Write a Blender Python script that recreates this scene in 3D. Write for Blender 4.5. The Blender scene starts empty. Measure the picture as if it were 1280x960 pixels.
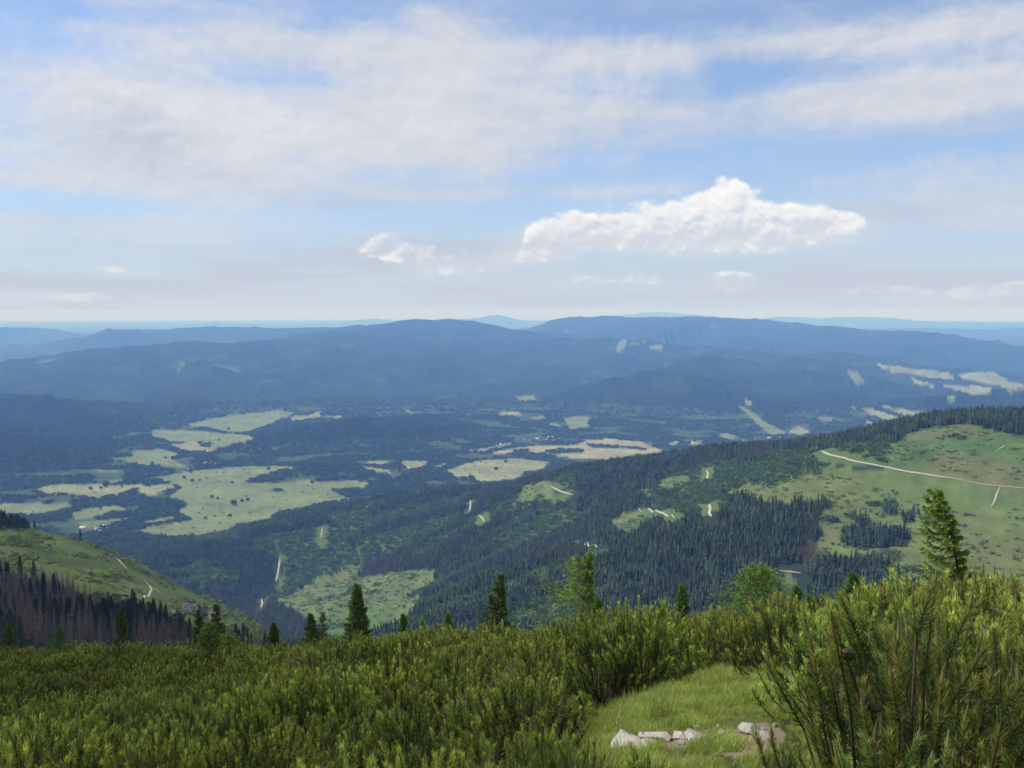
import bpy, math, random
import numpy as np
R = math.radians
random.seed(7)
rng = np.random.default_rng(7)
scene = bpy.context.scene
COL = scene.collection

# ------------------------------------------------------------------ camera, sky, sun, exposure
F = 1108.5                      # focal length in pixels of the 1280 x 960 photograph
PITCH = math.atan(91 / F)
CP, SP = math.cos(PITCH), math.sin(PITCH)
cam = bpy.data.cameras.new('camera')
cam.sensor_width = 36; cam.lens = 36 * F / 1280
cam.clip_start = 0.05; cam.clip_end = 300000
camo = bpy.data.objects.new('camera', cam); COL.objects.link(camo)
camo.location = (0, 0, 0); camo.rotation_euler = (math.pi / 2 - PITCH, 0, 0)
scene.camera = camo
SUN_EL, SUN_AZ = 52.0, -72.0     # degrees; azimuth clockwise from the view direction
sun = bpy.data.lights.new('sun', 'SUN'); sun.energy = 4.4; sun.angle = R(0.53); sun.color = (1, .955, .88)
suno = bpy.data.objects.new('sun', sun); COL.objects.link(suno)
SD = np.array([math.sin(R(SUN_AZ)) * math.cos(R(SUN_EL)), math.cos(R(SUN_AZ)) * math.cos(R(SUN_EL)), math.sin(R(SUN_EL))])
from mathutils import Vector, Matrix
suno.rotation_euler = Vector(SD.tolist()).to_track_quat('Z', 'Y').to_euler()
scene.view_settings.view_transform = 'Standard'; scene.view_settings.look = 'None'
scene.view_settings.exposure = 0.15; scene.view_settings.gamma = 1
scene.render.engine = 'CYCLES'
cy = scene.cycles
cy.use_denoising = True
try: cy.denoiser = 'OPENIMAGEDENOISE'; cy.denoising_input_passes = 'RGB_ALBEDO_NORMAL'
except Exception: pass
cy.max_bounces = 6; cy.diffuse_bounces = 3; cy.transmission_bounces = 3; cy.volume_bounces = 1; cy.transparent_max_bounces = 4
cy.sample_clamp_indirect = 4
world = bpy.data.worlds.new('World'); scene.world = world; world.use_nodes = True
try: world.cycles.sampling_method = 'MANUAL'; world.cycles.sample_map_resolution = 512
except Exception: pass


class NT:
    """tiny expression builder over a shader node tree"""
    def __init__(s, tree): s.t = tree
    def new(s, typ, **kw):
        n = s.t.nodes.new(typ)
        for k, v in kw.items(): setattr(n, k, v)
        return n
    def put(s, sock, v):
        if isinstance(v, E): s.t.links.new(v.o, sock)
        elif isinstance(v, bpy.types.NodeSocket): s.t.links.new(v, sock)
        elif isinstance(v, (tuple, list)) and sock.type == 'RGBA' and len(v) == 3: sock.default_value = (*v, 1)
        else: sock.default_value = v
    def m(s, op, a, b=0.0, c=None, clamp=False):
        n = s.new('ShaderNodeMath', operation=op, use_clamp=clamp)
        s.put(n.inputs[0], a); s.put(n.inputs[1], b)
        if c is not None: s.put(n.inputs[2], c)
        return E(s, n.outputs[0])
    def vec(s, x, y, z=0.0):
        n = s.new('ShaderNodeCombineXYZ')
        for i, v in enumerate((x, y, z)): s.put(n.inputs[i], v)
        return E(s, n.outputs[0])
    def noise(s, v, scale=1.0, detail=5.0, rough=.55, lac=2.0, dist=0.0):
        n = s.new('ShaderNodeTexNoise'); s.put(n.inputs['Vector'], v)
        n.inputs['Scale'].default_value = scale; n.inputs['Detail'].default_value = detail
        n.inputs['Roughness'].default_value = rough; n.inputs['Lacunarity'].default_value = lac
        n.inputs['Distortion'].default_value = dist
        return E(s, n.outputs[0])
    def mix(s, f, a, b, blend='MIX'):
        n = s.new('ShaderNodeMix', data_type='RGBA', blend_type=blend)
        s.put(n.inputs[0], f); s.put(n.inputs[6], a); s.put(n.inputs[7], b)
        return E(s, n.outputs[2])
    def step(s, x, lo, hi, a=0.0, b=1.0):
        n = s.new('ShaderNodeMapRange', interpolation_type='SMOOTHSTEP')
        for i, v in enumerate((x, lo, hi, a, b)): s.put(n.inputs[i], v)
        return E(s, n.outputs[0])
    def scale(s, v, k):
        n = s.new('ShaderNodeVectorMath', operation='SCALE'); s.put(n.inputs[0], v); s.put(n.inputs[3], k)
        return E(s, n.outputs[0])
    def vadd(s, a, b):
        n = s.new('ShaderNodeVectorMath', operation='ADD'); s.put(n.inputs[0], a); s.put(n.inputs[1], b)
        return E(s, n.outputs[0])


class E:
    def __init__(s, nt, o): s.nt, s.o = nt, o
    def __add__(s, b): return s.nt.m('ADD', s, b)
    def __radd__(s, b): return s.nt.m('ADD', s, b)
    def __sub__(s, b): return s.nt.m('SUBTRACT', s, b)
    def __rsub__(s, b): return s.nt.m('SUBTRACT', b, s)
    def __mul__(s, b): return s.nt.m('MULTIPLY', s, b)
    def __rmul__(s, b): return s.nt.m('MULTIPLY', s, b)
    def __truediv__(s, b): return s.nt.m('DIVIDE', s, b)


SKY_STRENGTH = 0.10
def build_world():
    t = world.node_tree; t.nodes.clear(); n = NT(t)
    out = n.new('ShaderNodeOutputWorld'); bg = n.new('ShaderNodeBackground')
    t.links.new(bg.outputs[0], out.inputs[0])
    sky = n.new('ShaderNodeTexSky', sky_type='NISHITA')
    sky.sun_disc = False; sky.sun_elevation = R(SUN_EL); sky.sun_rotation = R(SUN_AZ)
    sky.altitude = 1500; sky.air_density = 1.0; sky.dust_density = 0.6; sky.ozone_density = 2.0
    tc = n.new('ShaderNodeTexCoord'); D = tc.outputs['Generated']
    sep = n.new('ShaderNodeSeparateXYZ'); t.links.new(D, sep.inputs[0])
    dx, dy, dz = (E(n, sep.outputs[i]) for i in range(3))
    K = 180 / math.pi
    az = n.m('ARCTAN2', dx, dy) * K
    el = n.m('ARCSINE', dz) * K
    elc = n.m('MAXIMUM', el, 0.0)
    # cloud layer coordinates: a flat layer seen in perspective
    zz = n.m('MAXIMUM', dz, 0.0) + 0.06
    P = n.vec(dx / zz, dy / zz, 0.0)
    AE = n.vec(az * 0.1, el * 0.1, 0.0)                # even angular coordinates
    AEv = n.vec(az, el, 0.0)
    def px(x, y): return math.degrees(math.atan((x - 640) / F)), math.degrees(math.atan((480 - y) / math.hypot(F, x - 640))) - 4.69
    def B(x, y, wx, wy, amp): return (x, y, wx, wy, amp)
    def total(lst, vec_=None):
        """sum of soft elliptical blobs placed by compass direction and elevation"""
        r = 0.0
        for x, y, wx, wy, amp in lst:
            a0, e0 = px(x, y); sa, se = 19.5 / wx, 19.5 / wy
            v = n.new('ShaderNodeVectorMath', operation='MULTIPLY_ADD'); n.put(v.inputs[0], vec_ or AEv); v.inputs[1].default_value = (sa, se, 0); v.inputs[2].default_value = (-a0 * sa, -e0 * se, 0)
            d = n.new('ShaderNodeVectorMath', operation='DOT_PRODUCT'); n.t.links.new(v.outputs[0], d.inputs[0]); n.t.links.new(v.outputs[0], d.inputs[1])
            g_ = n.m('POWER', 0.36788, E(n, d.outputs['Value']))
            r = n.m('MULTIPLY_ADD', g_, amp, r)
        return r
    base = E(n, sky.outputs[0])
    base = n.mix(.24, n.mix(1.0, base, (1.02, 1.24, 1.45), 'MULTIPLY'), (5.5, 6.0, 6.8))
    # pale veil growing towards the horizon
    streak = n.noise(n.vec(az * 0.035, el * 0.42, 3.0), 1.0, 6.0, .55)
    veil = n.step(el, 14.0, -1.5) * 0.86 + n.step(streak, .42, .68) * n.step(el, 26.0, 8.0) * .34 + n.step(streak, .5, .66) * .12
    veil = n.m('MINIMUM', veil, .97)
    hz = n.mix(n.step(el, 9.0, 0.0), (4.3, 5.15, 6.5), (5.1, 5.55, 6.4))
    col = n.mix(veil, base, hz)
    # broad broken sheet (the masses of the upper half)
    cov = total([B(170, 150, 330, 95, .52), B(560, 130, 210, 85, .50), B(230, 215, 120, 35, .25), B(1050, 132, 270, 30, .50), B(1160, 28, 300, 24, .42),
                 B(800, 78, 100, 26, .30), B(1180, 222, 200, 34, .36), B(60, 285, 300, 26, .26), B(1240, 85, 160, 26, .26), B(400, 60, 250, 26, .22),
                 B(560, 245, 120, 10, .22), B(780, 238, 120, 9, .2), B(1290, 260, 90, 20, .25), B(560, 30, 60, 16, .2),
                 B(100, 243, 100, 14, -.34), B(450, 28, 90, 18, -.20), B(125, 8, 140, 14, -.24), B(690, 12, 90, 20, -.16), B(880, 82, 70, 14, -.1)])
    rest = n.step(el, 19.0, 30.0) * .22                 # the rest of the sky keeps broken cloud too
    side = n.step(n.m('ABSOLUTE', az), 34.0, 60.0) * .2
    n1 = n.noise(n.vec(az * .09, el * .15, 1.3), 1.0, 11.0, .64, 2.1, .25)
    n2 = n.noise(n.vec(az * .09 - .035, el * .15 + .08, 1.3), 1.0, 11.0, .64, 2.1, .25)
    n3 = n.noise(n.vec(az * .028, el * .30, 7.7), 1.0, 7.0, .6, 2.0, .2)
    dens = cov + .06 + rest + side + (n1 - .5) * 1.25 + (n3 - .5) * .85
    mask = n.step(dens, .02, .62)
    relief = (n2 - n1) * -2.6 + .60 + (n.noise(n.vec(az * .035, el * .11, 4.0), 1.0, 4.0) - .5) * .9 + n.step(dens, .95, .35) * .12
    relief = n.m('MAXIMUM', n.m('MINIMUM', relief, 1.0), 0.0)
    ccol = n.mix(n.step(el, 10.0, 5.0), n.mix(relief, (4.3, 4.85, 5.8), (6.6, 6.75, 7.1)), n.mix(relief, (5.3, 5.8, 6.7), (6.3, 6.6, 7.15)))
    col = n.mix(mask * n.step(el, 1.0, 9.0, .45, .93), col, ccol)
    # heaped cumulus low over the horizon
    # soft greyish body under and around the heaps
    soft = total([B(860, 296, 170, 24, .55), B(700, 300, 90, 20, .38), B(560, 330, 110, 18, .42), B(1000, 285, 90, 18, .4), B(660, 322, 50, 10, .3), B(920, 352, 80, 12, .3), B(1180, 356, 130, 9, .3)])
    sm = n.step(soft + (n.noise(n.vec(az * .2, el * .34, 15.0), 1.0, 8.0, .6) - .5) * .8, .12, .62)
    col = n.mix(sm * .7, col, (6.3, 6.5, 6.9))
    CUM = [(905,248,28,32,.75),(880,262,60,28,.45),(860,285,130,26,.52),(790,290,110,24,.46),(960,276,66,20,.55),(1035,272,38,16,.42),(700,284,46,16,.32),
           (483,304,26,13,.62),(520,315,66,12,.48),(580,338,54,11,.40),(670,319,34,10,.46),(958,304,18,8,.5),(805,349,24,7,.5),(915,345,32,8,.48),(925,360,38,7,.42),
           (1085,355,55,6,.46),(1200,355,55,7,.44),(1265,345,40,9,.48),(95,361,46,6,.40),(140,327,26,6,.45),(745,350,38,6,.34)]
    tot = total(CUM)
    def tex(oa, oe):
        A, Z_ = az + oa, el + oe
        def vor(sc, off, wob):
            w = n.new('ShaderNodeTexVoronoi', feature='SMOOTH_F1', voronoi_dimensions='2D'); w.inputs['Scale'].default_value = sc; w.inputs['Smoothness'].default_value = .5
            n.put(w.inputs['Vector'], n.vec(A + wob, Z_ * 1.3 + wob, 0.0)); return E(n, w.outputs['Distance'])
        wob = n.noise(n.vec(A * .6, Z_ * .6, 3.0), 1.0, 3.0) * .8
        return (n.noise(n.vec(A * .5, Z_ * .7, 9.1), 1.0, 8.0, .6) - .5) * .75 - vor(.34, 0, wob) * .40 - vor(.95, 0, wob) * .22 - vor(2.3, 0, wob) * .10 + .26
    t1, t2 = tex(0.0, 0.0), tex(-.20, .34)
    # light and shade inside the big masses
    lump = n.noise(n.vec(az * .11, el * .19, 21.0), 1.0, 9.0, .6, 2.0, .5)
    lv = total([B(300, 140, 90, 40, .35), B(60, 70, 120, 40, .25), B(600, 165, 130, 30, .25), B(560, 70, 150, 30, .15), B(170, 165, 80, 35, -.38), B(265, 228, 70, 18, -.35), B(400, 95, 90, 30, -.2), B(20, 160, 60, 40, .15), B(110, 215, 120, 14, .2)])
    lv = n.m('MAXIMUM', n.m('MINIMUM', lv + (lump - .5) * 2.0 + (t1 - t2) * 1.1 + .58, 1.0), 0.0)
    lm = total([B(180, 150, 230, 90, 1.0), B(560, 120, 150, 60, .7)])
    col = n.mix(n.m('MINIMUM', lm, 1.0) * mask * .62, col, n.mix(lv, (4.5, 5.05, 6.0), (7.5, 7.6, 7.8)))
    c1_ = tot + t1 * n.step(tot, .05, .30)
    cm = n.step(c1_, .14, .40)
    topl = n.m('MAXIMUM', n.m('MINIMUM', (t1 - t2) * 1.9 + n.step(el, 4.0, 6.6) * .50 + n.step(c1_, .8, .3) * .20 + .14, 1.0), 0.0)
    ccc = n.mix(topl, (5.7, 6.05, 6.75), (8.6, 8.6, 8.6))
    col = n.mix(cm * n.step(topl, 0.0, .6, .42, 1.0) * n.step(el, .8, 3.2, .45, 1.0), col, ccc)
    # below the level horizon (only seen past the edge of the land)
    col = n.mix(n.step(el, -.2, -6.0), col, (2.2, 2.6, 3.2))
    n.put(bg.inputs[0], col); bg.inputs[1].default_value = SKY_STRENGTH
build_world()


# ------------------------------------------------------------------ helpers
def unproj(px, py):
    """pixel -> (azimuth in radians, rise per metre of ground distance)"""
    px = np.asarray(px, float); py = np.asarray(py, float)
    u = (px - 640) / F; v = (480 - py) / F
    yy = CP + v * SP; zz = -SP + v * CP
    return np.arctan2(u, yy), zz / np.hypot(u, yy)

def proj(x, y, z):
    zc = np.maximum(y * CP - z * SP, 1e-3)
    return 640 + F * x / zc, 480 - F * (y * SP + z * CP) / zc

def P3(px, py, r):
    a, t = unproj(px, py)
    return np.stack([r * np.sin(a), r * np.cos(a), r * t], -1)

def _hash(ix, iy, seed):
    h = (ix.astype(np.int64) * 374761393 + iy.astype(np.int64) * 668265263 + seed * 1442695041) & 0xFFFFFFFF
    h = ((h ^ (h >> 13)) * 1274126177) & 0xFFFFFFFF
    return (h ^ (h >> 16)) & 0xFFFFFFFF

def noise2(x, y, seed=0):
    ix = np.floor(x); iy = np.floor(y); fx = x - ix; fy = y - iy
    ux = fx * fx * fx * (fx * (fx * 6 - 15) + 10); uy = fy * fy * fy * (fy * (fy * 6 - 15) + 10)
    def g(ox, oy):
        a = _hash(ix + ox, iy + oy, seed) * (2 * math.pi / 4294967296.0)
        return np.cos(a) * (fx - ox) + np.sin(a) * (fy - oy)
    n00, n10, n01, n11 = g(0, 0), g(1, 0), g(0, 1), g(1, 1)
    return 1.5 * ((n00 * (1 - ux) + n10 * ux) * (1 - uy) + (n01 * (1 - ux) + n11 * ux) * uy)

def fbm(x, y, octv=5, seed=0, gain=.5):
    s = 0; a = 1; tot = 0
    for i in range(octv):
        s = s + a * noise2(x * 2 ** i + 17.3 * i, y * 2 ** i - 9.1 * i, seed + i); tot += a; a *= gain
    return s / tot

def ridged(x, y, octv=4, seed=0):
    s = 0; a = 1; tot = 0
    for i in range(octv):
        s = s + a * (1 - np.abs(noise2(x * 2 ** i + 5.3 * i, y * 2 ** i + 3.7 * i, seed + i)) * 2); tot += a; a *= .5
    return s / tot

def sstep(x, a, b):
    t = np.clip((x - a) / (b - a), 0, 1); return t * t * (3 - 2 * t)

def inpoly(px, py, poly):
    x0, y0 = poly[-1]; ins = np.zeros(px.shape, bool)
    for x1, y1 in poly:
        if y0 != y1:
            c = ((y0 > py) != (y1 > py)) & (px < (x1 - x0) * (py - y0) / (y1 - y0) + x0)
            ins ^= c
        x0, y0 = x1, y1
    return ins

def make_mesh(name, V, Fc, colors=None, smooth=False, extra=None):
    V = np.asarray(V, np.float32); me = bpy.data.meshes.new(name)
    me.vertices.add(len(V)); me.vertices.foreach_set('co', V.ravel())
    if not isinstance(Fc, list): Fc = [Fc]
    Fc = [np.asarray(f, np.int32) for f in Fc if len(f)]
    if Fc:
        loops = np.concatenate([f.ravel() for f in Fc])
        tot = np.concatenate([np.full(len(f), f.shape[1], np.int32) for f in Fc])
        st = np.concatenate([[0], np.cumsum(tot)[:-1]]).astype(np.int32)
        me.loops.add(len(loops)); me.loops.foreach_set('vertex_index', loops)
        me.polygons.add(len(tot)); me.polygons.foreach_set('loop_start', st); me.polygons.foreach_set('loop_total', tot)
        if smooth: me.polygons.foreach_set('use_smooth', np.ones(len(tot), bool))
    if colors is not None:
        a = me.color_attributes.new('tint', 'FLOAT_COLOR', 'POINT')
        c = np.ones((len(V), 4), np.float32); c[:, :3] = colors
        a.data.foreach_set('color', c.ravel())
    for k, v in (extra or {}).items():
        a = me.attributes.new(k, 'INT' if v.dtype.kind == 'i' else 'FLOAT', 'POINT'); a.data.foreach_set('value', v)
    me.update(calc_edges=True)
    return me

def link(name, me, mat=None, parent=None):
    o = bpy.data.objects.new(name, me); COL.objects.link(o)
    if mat is not None and me is not None and not me.materials: me.materials.append(mat)
    if parent is not None: o.parent = parent
    return o

def tag(o, label=None, cat=None, group=None, kind=None):
    if label: o['label'] = label
    if cat: o['category'] = cat
    if group: o['group'] = group
    if kind: o['kind'] = kind
    return o

def empty(name, loc=(0, 0, 0), rz=0.0, s=1.0):
    o = bpy.data.objects.new(name, None); COL.objects.link(o); o.empty_display_size = .2
    o.location = loc; o.rotation_euler = (0, 0, rz); o.scale = (s, s, s)
    return o

def copy_tree(o, parent=None):
    c = o.copy(); COL.objects.link(c); c.parent = parent
    for ch in list(o.children):
        copy_tree(ch, c)
    return c

def mat_principled(name, rough=.9, spec=.2):
    m = bpy.data.materials.new(name); m.use_nodes = True
    n = NT(m.node_tree); b = m.node_tree.nodes['Principled BSDF']
    b.inputs['Roughness'].default_value = rough; b.inputs['Specular IOR Level'].default_value = spec
    return m, n, b

def mat_tint(name, rough=.8, spec=.2, translucent=0.0, var=.25, huevar=.0, nscale=0.0, namp=.3):
    """colour from the mesh's own 'tint', varied per instance and by a fine noise"""
    m, n, b = mat_principled(name, rough, spec)
    at = n.new('ShaderNodeAttribute', attribute_name='tint')
    oi = n.new('ShaderNodeObjectInfo')
    rnd = E(n, oi.outputs['Random'])
    v = (rnd - .5) * (2 * var) + 1.0
    hsv = n.new('ShaderNodeHueSaturation'); n.put(hsv.inputs['Value'], v)
    h = n.m('FRACT', rnd * 7.31, 0.0)
    n.put(hsv.inputs['Hue'], (h - .5) * huevar + .5)
    m.node_tree.links.new(at.outputs['Color'], hsv.inputs['Color'])
    col = E(n, hsv.outputs[0])
    if nscale:
        tc = n.new('ShaderNodeTexCoord')
        nz = n.noise(tc.outputs['Object'], nscale, 4.0)
        k = (nz - .5) * (2 * namp) + 1.0
        col = E(n, n.scale(col, k).o)
    n.put(b.inputs['Base Color'], col)
    if translucent:
        tr = n.new('ShaderNodeBsdfTranslucent'); n.put(tr.inputs[0], E(n, n.mix(1.0, col, (1.25, 1.35, .6), 'MULTIPLY').o))
        mx = n.new('ShaderNodeMixShader'); mx.inputs[0].default_value = translucent
        lk = m.node_tree.links
        lk.new(b.outputs[0], mx.inputs[1]); lk.new(tr.outputs[0], mx.inputs[2])
        lk.new(mx.outputs[0], m.node_tree.nodes['Material Output'].inputs[0])
    return m

# ------------------------------------------------------------------ the land
FLOOR = -800.0
# crest lines: (pixel x, pixel y, ground distance); slope, crest roundness
RIDGES = [
 ('far', [(-400,404,52e3),(-100,407,52e3),(60,413,52e3),(100,411,50e3),(150,408,50e3),(205,408,50e3),(270,403,52e3),(320,406,52e3),(370,407,52e3),(420,402,55e3),(465,398,55e3),(500,401,55e3),(560,402,55e3),(592,398,50e3),(616,393,50e3),(645,399,50e3),(690,404,50e3),(760,400,58e3),(795,392,60e3),(822,389.5,60e3),(855,392,60e3),(920,398,60e3),(960,399,58e3),(985,395.5,56e3),(1020,398,56e3),(1065,396,54e3),(1105,397,52e3),(1140,402,50e3),(1200,402,50e3),(1280,404,48e3),(1500,402,48e3),(1900,404,48e3)], .12, 900),
 ('farplain', [(1000,412,34e3),(1140,410,34e3),(1210,411,33e3),(1280,410,33e3),(1500,406,33e3)], .07, 900),
 ('leftblue', [(-500,412,27e3),(-60,412,27e3),(0,410,27e3),(30,409.5,27e3),(55,412,27e3),(80,419,26e3),(115,430,25e3)], .2, 500),
 ('second_left', [(5,462,19e3),(40,447,19e3),(75,434,19.5e3),(105,422,20e3),(145,411,20e3),(200,411.5,20e3),(260,408.5,20e3),(330,410.5,19.5e3),(395,409.5,19e3),(440,410,18e3),(480,404.5,17e3),(515,400.5,16.5e3),(545,399.5,16e3),(575,402.5,16e3),(620,409,16.5e3),(660,415,17e3)], .13, 400),
 ('second_right', [(640,418,20e3),(665,409,20e3),(690,402,20e3),(720,397,20e3),(755,394.5,20e3),(800,397,20e3),(850,396.5,19.5e3),(880,395.5,19e3),(920,398,19e3),(960,402,18.5e3),(1000,407,18e3),(1050,408.5,18e3),(1085,412,18e3),(1120,411.5,17.5e3),(1160,415,17e3),(1200,422,17e3),(1240,428,17e3),(1290,434,17e3),(1400,444,17e3),(1700,455,17e3)], .11, 450),
 ('front_left', [(-600,470,10e3),(-100,462,10.5e3),(0,455,11e3),(60,446,11.3e3),(120,437,11.6e3),(180,434,11.8e3),(230,429,12e3),(280,425,12.3e3),(330,425,12.5e3),(400,419,13e3),(450,414.5,13.8e3),(500,413,15e3)], .115, 300),
 ('front_spur_a', [(280,428,12e3),(250,455,10e3),(215,490,8.2e3),(190,520,7e3)], .20, 200),
 ('front_spur_b', [(400,424,13e3),(385,450,10.6e3),(360,480,8.8e3),(330,505,7.6e3)], .19, 200),
 ('front_spur_c', [(500,414,15e3),(520,435,12e3),(545,462,10e3)], .19, 200),
 ('front_mid', [(560,436,13e3),(600,432,13.2e3),(640,425,13.5e3),(700,422,13.5e3),(760,422,13.5e3),(800,425,13.2e3),(850,431,13e3),(900,436,12.7e3),(950,441,12.5e3),(1010,440,12.6e3),(1060,446,12e3),(1120,455,11.4e3),(1200,466,10.8e3),(1300,478,10.4e3),(1500,480,10.4e3)], .11, 260),
 ('mid_spur_a', [(700,424,13.4e3),(690,450,11e3),(670,478,9e3),(650,505,7.7e3),(640,520,7e3)], .19, 180),
 ('mid_spur_d', [(620,470,9.6e3),(600,485,8.8e3),(590,500,8.2e3)], .2, 180),
 ('mid_hill', [(900,440,12.4e3),(870,455,9.6e3),(850,467,8.5e3),(815,472,8.2e3),(780,484,7.8e3),(740,503,7.3e3),(710,520,6.9e3)], .20, 150),
 ('mid_hill_b', [(850,467,8.5e3),(890,480,8e3),(930,494,7.6e3),(980,512,7.1e3),(1010,525,6.8e3)], .20, 150),
 ('right_spur', [(1000,441,12e3),(1010,460,9.8e3),(1030,480,8.6e3),(1060,500,7.8e3),(1090,515,7.3e3)], .19, 160),
 ('right_shoulder', [(1100,528,6.6e3),(1130,518,7.0e3),(1180,500,7.4e3),(1240,489,7.6e3),(1300,485,7.6e3),(1500,480,7.6e3)], .2, 140),
 ('left_lump', [(-400,475,7.6e3),(-100,488,7.4e3),(0,497,7.2e3),(50,503,7.0e3),(100,515,6.7e3),(140,530,6.4e3),(172,548,6.1e3)], .20, 140),
 ('left_lump_b', [(-200,500,6.2e3),(-60,528,5.6e3),(40,548,5.3e3),(90,570,5.0e3),(110,585,4.85e3)], .18, 130),
 ('mid_knoll', [(255,572,5.0e3),(290,560,5.2e3),(330,546,5.4e3),(380,531,5.6e3),(440,520,5.8e3),(490,514,5.9e3),(520,515,5.9e3),(560,524,5.9e3),(600,536,5.9e3),(645,549,5.8e3)], .26, 110),
 ('wood_knoll', [(330,593,4.45e3),(370,585,4.45e3),(400,580,4.45e3),(440,584,4.45e3),(475,592,4.4e3)], .20, 90),
 ('near_ridge', [(150,700,2.75e3),(230,690,2.75e3),(300,672,2.85e3),(360,656,2.9e3),(430,638,2.95e3),(500,623,2.95e3),(560,615,2.9e3),(620,610,2.8e3),(680,594,2.65e3),(740,582,2.5e3),(800,574,2.4e3),(880,563,2.3e3),(960,559,2.2e3),(1020,551,2.1e3),(1080,542,2.0e3),(1130,531,1.93e3),(1180,523,1.86e3),(1230,520,1.8e3),(1280,520,1.78e3),(1400,512,1.8e3),(1800,500,1.9e3)], .31, 70),
]

def seg_ridge(x, y, pts, slope, w, warp):
    P = np.array([P3(a, b, c) for a, b, c in pts])
    best = np.full(x.shape, 1e9); zc = np.zeros(x.shape)
    for A, B_ in zip(P[:-1], P[1:]):
        dxy = B_[:2] - A[:2]; L2 = dxy @ dxy
        t = np.clip(((x - A[0]) * dxy[0] + (y - A[1]) * dxy[1]) / L2, 0, 1)
        d = np.hypot(x - A[0] - t * dxy[0], y - A[1] - t * dxy[1])
        k = d < best
        best = np.where(k, d, best); zc = np.where(k, A[2] + t * (B_[2] - A[2]), zc)
    d = best * warp
    return zc - slope * (np.sqrt(d * d + w * w) - w)

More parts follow.
